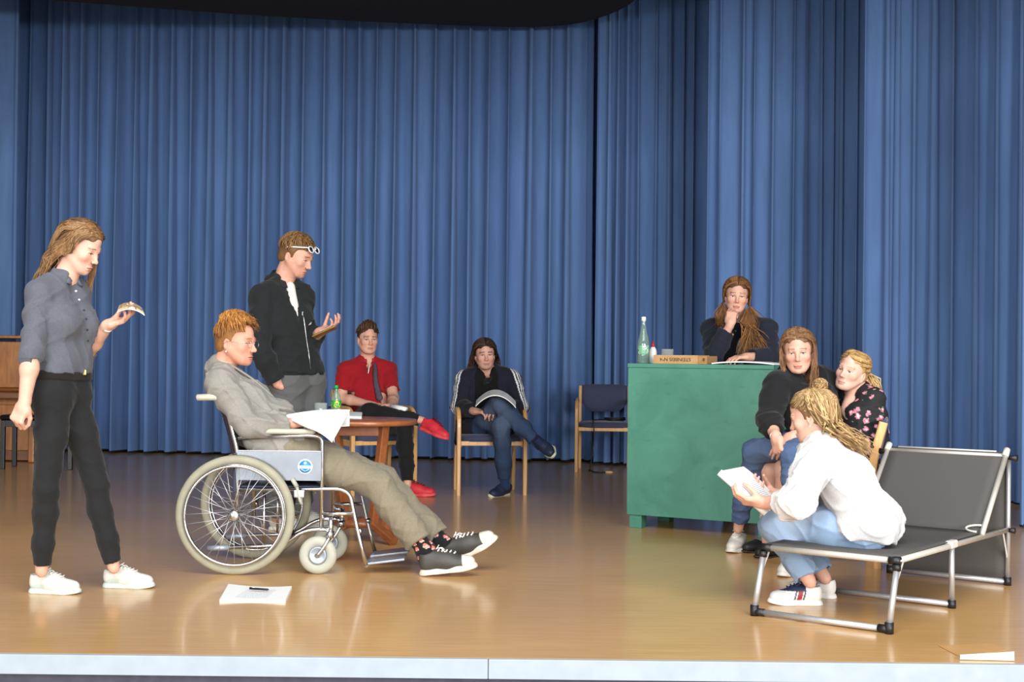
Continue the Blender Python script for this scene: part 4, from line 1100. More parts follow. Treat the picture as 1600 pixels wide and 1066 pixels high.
        g = lambda x, y, z, a, b_, d: np.exp(-(((p[:, 0] - x) / a) ** 2 + ((np.abs(p[:, 1]) - y) / b_) ** 2 + ((p[:, 2] - z) / d) ** 2))
        face = p[:, 0] > .02
        mixc(g(.085, .042, -.038, .03, .022, .022) * .8, (208, 124, 110), .3)
        mixc(g(.115, 0, -.034, .014, .014, .012), (208, 128, 112), .35)
        if stub:
            m = np.clip((-.045 - p[:, 2]) / .02, 0, 1) * np.clip((p[:, 0] - .0) / .03, 0, 1) * (p[:, 2] > -.13)
            m = np.maximum(m, np.clip((.035 - np.abs(p[:, 0] - .01)) / .01, 0, 1) * (np.abs(p[:, 1]) > .05) * (p[:, 2] < -.03) * (p[:, 2] > -.1))
            mixc(m, stub[:3], stub[3])
        lipm = (np.abs(p[:, 1]) < .0235 - np.abs(p[:, 2] + .0722) * 1.5) & (np.abs(p[:, 2] + .0722) < .0092) & (p[:, 0] > .07)
        mixc(lipm.astype(float), lips, .62)
        mixc(((np.abs(p[:, 2] + .0718 + smile * .002) < .0016) & (np.abs(p[:, 1]) < .021) & (p[:, 0] > .07)).astype(float), (96, 44, 42), .8)
        bz = .0235 - .10 * np.clip(np.abs(p[:, 1]) - .035, 0, 1)
        mixc(((np.abs(p[:, 2] - bz) < (.003 if fem else .0042)) & (np.abs(p[:, 1]) > .0125) & (np.abs(p[:, 1]) < .05) & (p[:, 0] > .05)).astype(float), brow, .7 if fem else .85)
        # eyes
        eb = ((p[:, 0] - .0752) ** 2 + (np.abs(p[:, 1]) - .0315) ** 2 + (p[:, 2] + .001) ** 2) < .0137 ** 2
        op = eb & (np.abs(p[:, 2] + .0025) < lid / 2 + .0004) & (p[:, 0] > .07) & (np.abs(np.abs(p[:, 1]) - .0315) < .0125)
        mixc(op.astype(float), (224, 218, 212))
        mixc((op & (np.hypot(np.abs(p[:, 1]) - .0315, p[:, 2] + .001) < .0068)).astype(float), eye)
        mixc((op & (np.hypot(np.abs(p[:, 1]) - .0315, p[:, 2] + .001) < .0032)).astype(float), (14, 12, 12))
        lz = -.0025 + lid / 2 + .0014 - .12 * np.abs(np.abs(p[:, 1]) - .0315)
        mixc(((np.abs(p[:, 2] - lz) < .0023) & (np.abs(np.abs(p[:, 1]) - .0315) < .0155) & (p[:, 0] > .07)).astype(float), (52, 36, 30), .85)
        s.skinparts.append((v, Q, col)); return s
    def hq(s, a, b_, d): return s.hc + s.hs * (s.hA[0] * a + s.hA[1] * b_ + s.hA[2] * d)
    # ---- hand and bare arm
    def hand(s, sd, d, n, curl=(.5, .6, .4), spread=0.0, thumb=(.55, .7, .35), tc=.4, sc=1.0, bare=1.25, h=.0038, curls=None, start=None):
        J = s.J; wr = J['wr' + sd]; d = nrm(d); n = nrm(V(n) - d * (V(n) @ d)); sv = np.cross(d, n) * (1 if sd == 'R' else -1)
        S = Sdf()
        if bare < 2: s.arm(S, sd, .0004, bare, 2.0)
        q = lambda a, b_, c_: wr + sc * (d * a + sv * b_ + n * c_)
        S.cone(q(-.01, 0, 0), q(.02, 0, 0), .0255 * sc * s.b, .026 * sc, .015)
        A = np.stack([d, sv, n])
        S.box(q(.05, 0, .0), V(.042, .037, .0135) * sc, A, .012 * sc, .018)
        S.ball(q(.032, .024, .008), .02 * sc, .015)
        base = [(.090, .031), (.095, .0105), (.091, -.0105), (.082, -.030)]
        lens = [(.043, .026, .021), (.047, .029, .022), (.043, .027, .021), (.034, .020, .018)]
        for i in range(4):
            cu = curls[i] if curls else [c_ + .06 * i for c_ in curl]
            p = q(base[i][0] - .006, base[i][1], .0); ang = 0.0; yaw = (1.5 - i) * spread
            for k in range(3):
                ang += cu[k]; dd = (d * math.cos(yaw) + sv * math.sin(yaw)) * math.cos(ang) + n * math.sin(ang)
                e = p + dd * lens[i][k] * sc; r0 = (.0098, .0086, .0076, .0062)
                S.cone(p, e, r0[k] * sc * (1 if i < 3 else .9), r0[k + 1] * sc * (1 if i < 3 else .9), .0035 if k else .006); p = e
        p = q(.018, .026, .006); td = nrm(d * thumb[0] + sv * thumb[1] + n * thumb[2])
        ax = nrm(np.cross(td, -sv + d * .6))
        for k, (L, r0, r1) in enumerate(((.044, .0145, .011), (.033, .0108, .0095), (.026, .0095, .0072))):
            e = p + td * L * sc; S.cone(p, e, r0 * sc, r1 * sc, .008 if k == 0 else .003); p = e
            td = nrm(td * math.cos(tc) + np.cross(ax, td) * math.sin(tc))
        v, Q = S.mesh(h); col = np.tile(s.skin, (len(v), 1))
        t = np.clip(((v - wr) @ d - .06 * sc) / .08, 0, 1)[:, None]
        col = col * (1 - .25 * t) + lin(206, 128, 110) * .25 * t
        s.skinparts.append((v, Q, col)); return s
    def bare(s, fn, h=.005, k=None):
        S = Sdf(); fn(S); v, Q = S.mesh(h); s.skinparts.append((v, Q, np.tile(s.skin, (len(v), 1)))); return s
    def body(s, root, h=.014, arm_t=(1.9, 1.9), leg_t=2.0, under=-.008):
        """the figure under the clothes, one mesh with the head and the hands"""
        S = Sdf(); s.torso(S, under)
        for i, sd in enumerate('RL'):
            s.arm(S, sd, under * .6, 0, arm_t[i]); s.leg_(S, sd, under * .5, 0, leg_t)
        v, Q = S.mesh(h); parts = [(v, Q, s.skin)] + s.skinparts
        v, Q, c = join(parts)
        return put('body', mesh_np('body', v, Q, True, c), root, M['skin'], world_verts=True)
def garment(name, S, root, rgb, h=.006, amp=.004, freq=38, seed=1, mat='cloth', colf=None, direction=None, squash=.5):
    v, Q = S.mesh(h * 1.08, wrinkles(amp, freq, seed, direction, squash) if amp else None, amp)
    col = np.tile(lin(*rgb), (len(v), 1))
    if colf: col = colf(v, col)
    return put(name, mesh_np(name, v, Q, True, col), root, M[mat], world_verts=True)

# ---- hair made of many tapered locks over a cap
def locks(paths, width, rgb1, rgb2, seed=0, man=None, flat=.3, taper=.25, root_w=.7, sides=3):
    """paths: list of point lists -> (verts, quads, colours); each lock is a flattened tapering strand lying close to the head"""
    r = np.random.default_rng(seed); vs, qs, cs = [], [], []; n = 0; a, b = lin(*rgb1), lin(*rgb2)
    ctr = man.hc + man.hA[2] * .02 - man.hA[0] * .01
    for P_ in paths:
        P_ = np.asarray(P_); N = len(P_); T = np.gradient(P_, axis=0); T /= np.linalg.norm(T, axis=1)[:, None] + 1e-9
        o = P_ - ctr; o[:, 2] = np.where(o[:, 2] < -.06, o[:, 2] * .2, o[:, 2]); o += r.normal(size=3) * .02
        w = o - T * (o * T).sum(1)[:, None]; w /= np.linalg.norm(w, axis=1)[:, None] + 1e-9; u = np.cross(T, w)
        wd = width * r.uniform(.6, 1.3); t = np.linspace(0, 1, N)
        R = wd * (root_w + (1 - root_w) * np.minimum(1, t * 4)) * np.where(t > .6, 1 - (1 - taper) * ((t - .6) / .4) ** 1.5, 1)
        for k in range(sides):
            th = 2 * math.pi * k / sides
            vs.append(P_ + R[:, None] * (math.cos(th) * u + flat * math.sin(th) * w))
        i = np.arange(N - 1)
        for k in range(sides):
            k2 = (k + 1) % sides; qs.append(np.stack([n + k * N + i, n + k2 * N + i, n + k2 * N + i + 1, n + k * N + i + 1], 1))
        m = r.uniform(0, 1); base = a * (1 - m) + b * m
        cs.append(np.tile(base, (sides * N, 1))); n += sides * N
    return np.concatenate(vs), np.concatenate(qs), np.concatenate(cs)
def cap(man, rgb, grow=.009, h=.0045, front=.062, low=-.02, sides=True, amp=.002, extra=None, widen=1.0, hl=.122):
    """the hair mass close to the skull; cut free of the face and ears"""
    q = man.hq; A, K = man.hA, man.hs; S = Sdf()
    S.ell(q(-.015, 0, .037), V(.099 + grow, (.0775 + grow) * widen, .087 + grow) * K, A, .01)
    S.ell(q(-.05, 0, -.025), V(.055 + grow * .6, (.062 + grow) * widen, .06) * K, A, .03)
    S.ell(q(.122, 0, -.045), V(.098, .098, hl) * K, A, .008, 's')
    S.ell(q(.0, 0, -.105), V(.12, .12, .07 + low) * K, A, .01, 's')
    for g in (1, -1): S.ell(q(.078, g * .072, -.004), V(.058, .05, .070) * K, A, .008, 's')
    if extra: extra(S, q, A, K)
    v, Q = S.mesh(h, wrinkles(amp, 120, 3, A[0] * .2 + A[1], .4), amp)
    return v, Q, np.tile(lin(*rgb), (len(v), 1))
def parted(man, x, sg, rng, g=.012):
    """scalp part of a lock combed from the centre parting: x 0 = along the hairline, 1 = over the back"""
    L = lambda a, b: a + (b - a) * x
    j = lambda s: rng.normal() * s
    return [skull(man, sg * L(2, 18), L(28, 88) + j(2), g), skull(man, sg * (L(30, 70) + j(3)), L(31, 62) + j(2), g + .003), skull(man, sg * (L(52, 122) + j(3)), L(19, 36) + j(3), g + .005), skull(man, sg * (L(70, 168) + j(3)), L(0, 6) + j(3), g + .008)]
def skull(man, az, el, grow=.012):
    """point on the skull: az 0 = front, +90 = person's left; el 90 = crown"""
    a, e = math.radians(az), math.radians(el)
    return man.hq(-.015 + (.099 + grow) * math.cos(e) * math.cos(a), (.0775 + grow) * math.cos(e) * math.sin(a), .037 + (.087 + grow) * math.sin(e))

# ---- shoes (local: x to the toe, y to the left, z up; origin at the heel on the sole)
def shoe(root, heel, toe_dir, up_dir=(0, 0, 1), L=.27, upper=(225, 222, 214), sole=(225, 224, 216), lace=(235, 235, 232), h=.0042, high=.0, toecap=None, colf=None, lab=None, sole_h=.026, bow=True, low_cut=False, name='shoe', tongue=True, width=1.0):
    x = nrm(toe_dir); z = nrm(V(up_dir) - x * (V(up_dir) @ x)); y = np.cross(z, x); A = np.stack([x, y, z]); k = L / .275; hl = V(heel)
    W = lambda v: hl + (np.asarray(v) * k) @ A
    S = Sdf(); w = width
    S.cone((.042, 0, .045), (.125, 0, .046), .035 * w, .036 * w, .02); S.cone((.125, 0, .046), (.232, 0, .034), .037 * w, .028 * w, .03)
    S.ell((.185, .003, .035), (.062, .045 * w, .030), None, .025)
    if not low_cut: S.cone((.045, 0, .082 + high), (.14, 0, .058), .034 * w, .033 * w, .03)
    S.cut((.0, 0, .012), (0, 0, -1), .5, .2, .002)
    S.cut((.048, 0, .092 + high if not low_cut else .055), (-.25, 0, 1), .031 * w if not low_cut else .034, .2, .004)
    if low_cut: S.cut((.10, 0, .048), (0, 0, 1), .034, .1, .02)
    v, Q = S.mesh(h); uv = v; col = np.tile(lin(*upper), (len(v), 1))
    if toecap: col[(v[:, 0] > .205) & (v[:, 2] > .01)] = lin(*toecap)
    if colf: col = colf(v, col)
    o = put(name, mesh_np(name, W(v), Q, True, col), root, M['shoe'], world_verts=True)
    if lab: o['label'] = lab
    S = Sdf()
    for a, b, ra, rb in (((.037, 0, .0), (.10, 0, .0), .037 * w, .034 * w), ((.10, 0, 0), (.185, .003, 0), .034 * w, .047 * w), ((.185, .003, 0), (.238, 0, 0), .047 * w, .034 * w)): S.cone(a, b, ra, rb, .03)
    S.cut((.1, 0, sole_h), (0, 0, 1), .5, .2, .003); S.cut((.1, 0, 0), (0, 0, -1), .5, .2, .003)
    v, Q = S.mesh(h); v[:, 2] += np.clip((v[:, 0] - .19) / .09, 0, 1) ** 2 * .012
    put('sole', mesh_np('sole', W(v), Q, True, np.tile(lin(*sole), (len(v), 1))), o, M['shoe'], world_verts=True)
    if lace:
        m = MB(); lm = simple('lace_' + str(lace), lace, .7)
        def tz(x_, y_):
            c = (np.abs(uv[:, 0] - x_) < .008) & (np.abs(uv[:, 1] - y_) < .007); return uv[c, 2].max() + .0012 if c.any() else .09
        for i in range(5):
            t = i / 4; xx = .10 + .072 * t
            m.tube([W((xx + dx, y_, tz(xx + dx, y_))) for dx, y_ in ((0, -.024), (.003, -.013), (.005, 0), (.003, .013), (0, .024))], .0036 * k, 5)
        if bow:
            for g in (1, -1):
                c = V(.092, 0, tz(.092, 0) + .002)
                m.tube([W(c), W(c + V(.012, g * .018, .012)), W(c + V(.006, g * .034, .004)), W(c + V(.002, g * .016, .0)), W(c)], .0024 * k, 5)
                m.tube([W(c), W(c + V(.025, g * .012, .0)), W(c + V(.04, g * .024, -.018))], .0024 * k, 5)
        m.build('laces', lm, o, world_verts=True)
    return o
def person(loc, label, group=None):
    return thing('person', (loc[0], loc[1], 0), label, 'person', 0, group)
def ring(name, pts, r, mat, root, n=8, flat=1.0):
    return MB().tube(pts, r, n, closed=True).build(name, mat, root, world_verts=True)
def band(name, c, axis, rad, width, thick, mat, root, n=28, fx=None, sx=1.0):
    """a strap or bracelet: a short ring around an axis"""
    return MB().lathe([(rad, -width / 2), (rad + thick, -width / 2), (rad + thick, width / 2), (rad, width / 2), (rad, -width / 2)], c, n, axis).build(name, mat, root, world_verts=True)
# ---------------------------------------------------------------- helpers for dressing people
def pix(p):
    d = np.atleast_2d(p) - V(0, 0, CAMH); z = d @ cF
    return 800 + FPX * (d @ cR) / z, 533 - FPX * (d @ cU) / z, z
def surf(ob, px, py, lift=.002):
    """the point of a finished garment that the photo shows at px, py"""
    me = ob.data; v = np.empty(len(me.vertices) * 3, np.float32); me.vertices.foreach_get('co', v); v = v.reshape(-1, 3).astype(float)
    o = V(0, 0, 0); q = ob
    while q is not None: o = o + V(q.location); q = q.parent
    v = v + o; x, y, z = pix(v); d = np.hypot(x - px, y - py); near = d < 2.5
    if not near.any(): near = d < d.min() + .5
    i = np.nonzero(near)[0][np.argmin(z[near])]; return v[i] - nrm(v[i] - V(0, 0, CAMH)) * lift
def strands(man, n, seed, fn, k=4):
    rng = np.random.default_rng(seed); out = []
    for i in range(n):
        c = fn(rng, i)
        if c is not None: out.append(bez(c, k))
    return out
def jit(rng, s): return rng.normal(size=3) * s
def collar(root, man, rgb, r=.062, hgt=.034, open_=35, name='collar', drop=.03, c=None, lean=.2):
    nk = man.J['nk'] if c is None else V(c); u, f, l = man.up, man.fwd, man.left; vs = []; fs = []; n = 24
    for i in range(n + 1):
        a = math.radians(open_ + (360 - 2 * open_) * i / n); d = f * math.cos(a) + l * math.sin(a)
        base = nk + d * r + u * (.012 - drop * math.cos(a)); top = base + u * hgt + d * .002 - d * .010; out_ = base + d * (.014 + lean * hgt) - u * .006
        vs += [base - d * .004, top - d * .003, top + d * .003, out_]
    for i in range(n):
        for k in range(4): a = i * 4 + k; b = i * 4 + (k + 1) % 4; fs.append((a, b, b + 4, a + 4))
    fs += [(0, 1, 2, 3), (n * 4 + 3, n * 4 + 2, n * 4 + 1, n * 4)]
    m = simple(name + '_cloth', rgb, .85, 0, .06, 80); return MB().add(vs, fs).build(name, m, root, world_verts=True)
def slab_of(man, name, root, lo_pt, hi_pt, up, o, rgb, seed=0, legs=False, h=.006, mat='cloth'):
    """a strip around the hips between two heights: belt or waistband"""
    S = Sdf(); man.torso(S, o)
    if legs:
        for sd in 'RL': man.leg_(S, sd, o)
    S.cut(lo_pt, -V(up), .6, .8); S.cut(hi_pt, V(up), .6, .8)
    return garment(name, S, root, rgb, h, 0, mat=mat)
def below(S, p, up=(0, 0, 1)): return S.cut(p, -V(up), .7, 1.2)
def above(S, p, up=(0, 0, 1)): return S.cut(p, V(up), .7, 1.2)
def lens(man):
    J = man.J; d = lambda a, b: np.linalg.norm(J[a] - J[b])
    print('LIMBS', {k: [round(float(d(a + s, b + s)), 2) for s in 'RL'] for k, a, b in (('ua', 'sh', 'el'), ('fa', 'el', 'wr'), ('th', 'hp', 'kn'), ('sn', 'kn', 'an'))}, 'torso', round(float(np.linalg.norm(J['pel'] - J['nk'])), 2), 'sh', round(float(np.linalg.norm(J['shL'] - J['shR'])), 2))
def hair_obj(root, parts, name='hair'):
    v, q, c = join(parts); return put(name, mesh_np(name, v, q, True, c), root, M['hair'], world_verts=True)
def spectacles(root, man, mat, r=.0185, thick=.0012, dz=.0, df=.0, name='glasses', sq=1.0, full=True):
    q = man.hq; m = MB()
    for g in (1, -1):
        m.tube([q(.104 + df - .004 * abs(math.cos(a)) , g * .033 + r * 1.15 * math.cos(a), -.004 + dz + r * sq * math.sin(a)) for a in np.linspace(0, 2 * math.pi, 22)[:-1]], thick, 6, closed=True)
        m.tube([q(.100 + df, g * .0545, .0 + dz), q(.085 + df, g * .074, .002 + dz), q(-.005, g * .085, .004 + dz * .9), q(-.022, g * .084, -.012 + dz)], thick, 6)
    m.tube([q(.105 + df, -.012, .002 + dz), q(.110 + df, 0, .006 + dz), q(.105 + df, .012, .002 + dz)], thick, 6)
    return m.build(name, mat, root, world_verts=True)

# ================================================================ the standing woman in the grey shirt (far left)
def woman_grey():
    J = dict(shR=P(63, 457, 6.13), shL=P(122, 458, 6.37), nk=P(102, 440, 6.26), elR=P(50, 548, 6.06), wrR=P(38, 631, 6.03), elL=P(134, 550, 6.42), wrL=P(169, 508, 6.28),
             hpR=P(85, 622, 6.19), hpL=P(112, 622, 6.31), knR=P(72, 765, 6.16), anR=P(65, 893, 6.18), knL=P(151, 757, 6.33), anL=P(178, 888, 6.33), ch=P(99, 505, 6.25))
    m = Man(J, .93, 'f', (214, 166, 144), .92, 1.02)
    root = person(P(110, 900, 6.25), 'woman standing at far left in grey shirt and black trousers, looking at a booklet')
    m.head(P(125, 386, 6.26), (.88, -.24, -.40), 0, .96, .048, brow=(96, 66, 42), lips=(190, 104, 98), lid=.0045)
    m.hand('R', (-.38, -.12, -.92), (.35, .9, .1), curls=[(1.1, 1.3, .9)] * 4, thumb=(.7, .35, .45), tc=.5, sc=.95, bare=1.0)
    m.hand('L', (.93, -.08, .30), (-.28, -.25, .92), curls=[(.35, .6, .5), (.45, .7, .5), (.5, .7, .5), (.55, .8, .5)], thumb=(.75, .35, .55), tc=.25, sc=.95, bare=.9)
    m.body(root, arm_t=(1.05, .95))
    zw = P(100, 582, 6.25)
    S = Sdf(); m.torso(S, .012); below(S, zw, (.06, 0, 1)); a = m.arm(S, 'R', .012, 0, 1.22); b = m.arm(S, 'L', .013, 0, 1.12)
    for sd, p in (('R', a), ('L', b)):
        d = nrm(J['wr' + sd] - J['el' + sd]); S.cut(p - d * .01, d, .075, .12)
        S.cone(p - d * .012, p - d * .012 - d * .03, .044, .0445, .004); S.cut(p - d * .02, d, .037, .05)
    S.cut(J['nk'] + m.fwd * .06 + V(0, 0, .005), m.fwd * .75 + V(0, 0, 1), .042, .2, .01)
    sh = garment('shirt', S, root, (88, 90, 98), .0056, .0075, 52, 11, direction=(.3, .1, 1), squash=.55)
    collar(root, m, (92, 94, 102), .058, .032, 28, drop=.028)
    S = Sdf(); m.torso(S, .006, high=False); above(S, zw + V(0, 0, .012), (.06, 0, 1))
    for sd in 'RL': p = m.leg_(S, sd, .009, 0, 1.93, .86); S.cut(p, J['an' + sd] - J['kn' + sd], .08, .1)
    garment('trousers', S, root, (30, 30, 31), .0056, .0032, 55, 12)
    bl = slab_of(m, 'belt', root, zw - V(0, 0, .03), zw + V(0, 0, .006), (.06, 0, 1), .0125, (28, 24, 22))
    c = surf(bl, 131, 580, .004); MB().box(c, (.03, .008, .026), bev=.006).build('belt_buckle', M['gold'], bl, world_verts=True)
    for px, py in ((121, 455), (126, 468), (133, 484), (136, 500), (138, 517), (139, 534)):
        MB().lathe([(0, 0), (.005, 0), (.005, .002), (0, .0025)], surf(sh, px, py, .0), 10, (.4, -1, 0)).build('button', M['pearl'] if py < 470 else M['dark_rubber'], sh, world_verts=True)
    band('bracelet', lerp(J['wrL'], J['elL'], .06), J['wrL'] - J['elL'], .026, .014, .003, M['pearl'], root)
    # hair
    c1, c2 = (92, 66, 42), (158, 118, 78)
    parts = [cap(m, (112, 82, 54), .013, front=.06, low=.035)]
    back = lambda rng: P(58 + np.clip(rng.normal(), -1.3, 1.3) * 5, 440 + np.clip(rng.normal(), -1.3, 1.3) * 4, 6.28 + rng.normal() * .025)
    def f(rng, i):
        s = rng.choice([-1, 1], p=[.72, .28]); x = rng.uniform(0, 1) ** 1.4; az = 70 + 100 * x
        p = parted(m, x, s, rng, .013)
        if x < .5: p = p[:-1]
        if abs(az) < 115:
            p.append(m.hq(-.03 + rng.normal() * .018, s * .088, -.03 + rng.normal() * .01)); p.append(m.hq(-.085 + rng.normal() * .015, s * .07, -.085 + rng.normal() * .012))
        else: p.append(m.hq(-.10 + rng.normal() * .01, s * .045, -.08))
        e = back(rng); p.append(lerp(p[-1], e, .55) + V(.006, 0, .006) + jit(rng, .004)); p.append(e); p.append(e + V(-.012 + rng.normal() * .006, .06, -.05)); p.append(e + V(.02, .10, -.12 - rng.uniform(0, .12)))
        return p
    parts.append(locks(strands(m, 700, 21, f, 3), 0.0055, c1, c2, 5, m))
    def f2(rng, i):
        return [skull(m, 20, 70, .014), skull(m, 70, 40, .016), m.hq(.05, .082, -.02), m.hq(.055 + rng.normal() * .01, .085, -.09), m.hq(.06 + rng.normal() * .01, .088, -.16) + V(0, 0, -.03)]
    parts.append(locks(strands(m, 68, 22, f2, 2), 0.0038, c1, c2, 6, m))
    hair_obj(root, parts)
    for sd, hl, d in (('R', G(45, 926), (1, -.12, 0)), ('L', G(160, 917.5), (1, -.06, 0))):
        def cf(v, c):
            c[(v[:, 2] < .05) & (v[:, 0] < .1) & (v[:, 2] < .03 + .3 * (v[:, 0]))] = lin(180, 196, 188); return c
        shoe(root, hl, d, L=.252, upper=(206, 202, 194), sole=(186, 198, 190), lace=(222, 220, 214), colf=cf, sole_h=.028)
    # open booklet resting on the raised palm
    bk = paper('booklet', [P(184, 486, 6.16), P(225, 491, 6.18), P(222, 484, 6.33), P(186, 479, 6.31)], 'small open booklet with brown patterned pages held in the standing woman’s raised hand', 'booklet', thick=.006, curl=.02, curl_axis=0,
               mat=band_material('brown_patterned_page', (196, 160, 110), (120, 86, 52), (236, 232, 222)))
    paper('cover', [P(183, 488.5, 6.155), P(226, 493.5, 6.175), P(223, 486.5, 6.335), P(185, 481.5, 6.315)], None, None, thick=.004, curl=.02, mat=M['paper'])
    cv = bpy.data.objects['cover']; cv.parent = bk; cv.matrix_parent_inverse = bk.matrix_basis.inverted()
woman_grey()

# ================================================================ the man in the wheelchair
def man_wheelchair():
    J = dict(shR=P(345, 600, 6.91), shL=P(356, 595, 7.27), nk=P(346, 580, 7.08), elR=P(388, 667, 6.85), wrR=P(452, 663, 6.96), elL=P(398, 660, 7.30), wrL=P(462, 655, 7.16),
             hpR=P(450, 703, 6.98), hpL=P(455, 699, 7.18), knR=P(592, 757, 6.95), anR=P(666, 862, 6.88), knL=P(600, 752, 7.12), anL=P(696, 854, 7.05), ch=P(383, 630, 7.08))
    m = Man(J, 1.02, 'm', (216, 154, 130), 1.0)
    root = person(WC + V(.3, 0, 0), 'ginger-haired man with glasses and grey jacket slouching in the wheelchair')
    m.head(P(369, 535, 7.07), (.93, -.33, -.06), 0, 1.0, .056, brow=(150, 96, 54), lips=(186, 104, 96), stub=(168, 106, 74, .3), lid=.006)
    m.hand('R', (.9, .1, .1), (0, .3, -1), curl=(.3, .4, .3)); m.hand('L', (.9, -.2, .1), (0, -.2, -1), curl=(.3, .4, .3))
    m.body(root)
    S = Sdf(); m.torso(S, .02, belly=.01)
    for sd in 'RL':
        p = m.arm(S, sd, .02, 0, 1.9, flare=.006); d = J['wr' + sd] - J['el' + sd]; S.cut(p, d, .09, .1); S.cut(p - nrm(d) * .02, d, .034, .1)
    # jacket skirts fall to the seat and over the lap
    S.cone(P(388, 672, 7.0), P(430, 705, 6.97), .075, .07, .04); S.cone(P(392, 668, 7.2), P(432, 702, 7.2), .075, .07, .04)
    S.cone(P(392, 690, 6.93), P(470, 708, 6.93), .045, .028, .03); S.cone(P(415, 648, 7.05), P(440, 680, 7.05), .06, .05, .04)
    S.cut(J['nk'] + m.fwd * .05 + V(0, 0, .03), m.fwd * .7 + V(0, 0, 1), .05, .2, .012)
    jk = garment('jacket', S, root, (138, 134, 127), .0058, .0105, 44, 31, direction=(.5, .1, .7), squash=.7)
    collar(root, m, (134, 130, 123), .060, .03, 30, 'jacket_collar', .03, J['nk'] + V(-.0, 0, -.008), .25)
    for g, mt in ((-1, (140, 136, 129)),):
        pts = [m.J['nk'] + m.fwd * .055 + m.left * g * .055 + m.up * .01, m.J['ch'] + m.fwd * .115 + m.left * g * .06 + m.up * .05, lerp(m.J['pel'], m.J['ch'], .6) + m.fwd * .13 + m.left * g * .02]
        MB().tube(bez(pts, 6), [.006] + [.022] * 9 + [.01] * 3, 8, flat=.3, up=m.fwd).build('lapel', simple('lapel_cloth', mt, .85, 0, .06, 80), jk, world_verts=True)
    S = Sdf(); m.torso(S, .012, high=False); above(S, J['pel'] + m.hup * .09, m.hup)
    for sd in 'RL':
        p = m.leg_(S, sd, .018, 0, 1.86, 1.0, straight=.016); d = J['an' + sd] - J['kn' + sd]; S.cut(p, d, .1, .12); S.cut(p - nrm(d) * .015, d, .045, .1)
    garment('trousers', S, root, (124, 116, 98), .0064, .008, 44, 32)
    # patterned socks
    def cf(v, c):
        r = np.random.default_rng(4)
        for i in range(34):
            k = r.integers(len(v)); w = v - v[k]; ok = (np.linalg.norm(w, axis=1) < .0125) & (w[:, 2] > -.006 + .5 * w[:, 0]); c[ok] = lin(214, 110, 100)
            c[ok & (w[:, 2] < -.002 + .5 * w[:, 0])] = lin(220, 200, 180)
        return c
    for sd in 'RL':
        S = Sdf(); k, a = J['kn' + sd], J['an' + sd]; S.cone(lerp(k, a, .80), a, .047, .041, .02); S.cone(a, a + V(.05, -.01, -.035), .042, .04, .03); S.cone(a, a + V(.0, 0, -.04), .041, .038, .03); S.cut(lerp(k, a, .82), k - a, .06, .1)
        garment('sock', S, root, (22, 22, 26), .0045, 0, colf=cf)
    for hl, d, u in ((G(655, 899.5), (.985, -.03, .13), (-.1, 0, 1)), (P(703, 884, 7.04), (.84, -.2, .48), (-.45, -.1, .85))):
        shoe(root, hl, d, u, .30, (62, 60, 56), (204, 196, 180), (236, 234, 228), toecap=(206, 198, 184), sole_h=.03, high=.004)
    c1, c2 = (150, 92, 42), (208, 150, 82)
    parts = [cap(m, (146, 98, 54), .004, low=-.012, hl=.112)]
    def f(rng, i):
        az = rng.uniform(-125, 125); e = rng.uniform(35, 88); a0 = 180 - rng.uniform(-60, 60)
        p0 = skull(m, a0, rng.uniform(55, 88), .006); p1 = skull(m, az, max(e, 48), .026 + rng.uniform(0, .018)); q = skull(m, az * .85, e - rng.uniform(18, 34), .026 + rng.uniform(0, .02))
        if abs(az) < 40 and e < 60: q = skull(m, az, rng.uniform(30, 48), .034)
        return [p0, lerp(p0, p1, .5) + m.hA[2] * .02, p1, q + jit(rng, .006)]
    parts.append(locks(strands(m, 869, 33, f, 2), 0.0053, c1, c2, 7, m, taper=.15))
    def f3(rng, i):
        az = rng.choice([-1, 1]) * rng.uniform(95, 180); e = rng.uniform(0, 40)
        return [skull(m, az, e + 30, .008), skull(m, az, e + 12, .014), skull(m, az * .98, e - 12, .011)]
    parts.append(locks(strands(m, 421, 34, f3, 2), 0.0044, (120, 78, 40), (176, 120, 62), 8, m))
    hair_obj(root, parts)
    spectacles(root, m, M['chrome_dull'], .019, .0011)
    MB().lathe([(0, 0), (.005, .002), (.005, .006), (0, .008)], m.hq(-.004, -.085, -.048), 10, (0, -1, 0)).build('earring', M['pearl'], root, world_verts=True)
    # sheets of paper across his lap
    paper('loose_sheets', [P(482, 670, 6.80), P(519, 692, 6.72), P(547, 642, 7.02), P(441, 651, 7.02)], 'white script sheets spread over the wheelchair man’s lap', 'papers', thick=.006, curl=.012, curl_axis=0)
    paper('folded_sheet', [P(519, 668, 6.92), P(546, 666, 6.92), P(546, 643, 7.06), P(528, 641, 7.06)], 'white folded sheet under the script on the wheelchair man’s lap', 'papers', thick=.006, curl=-.02, curl_axis=1, mat=M['paper'])
man_wheelchair()

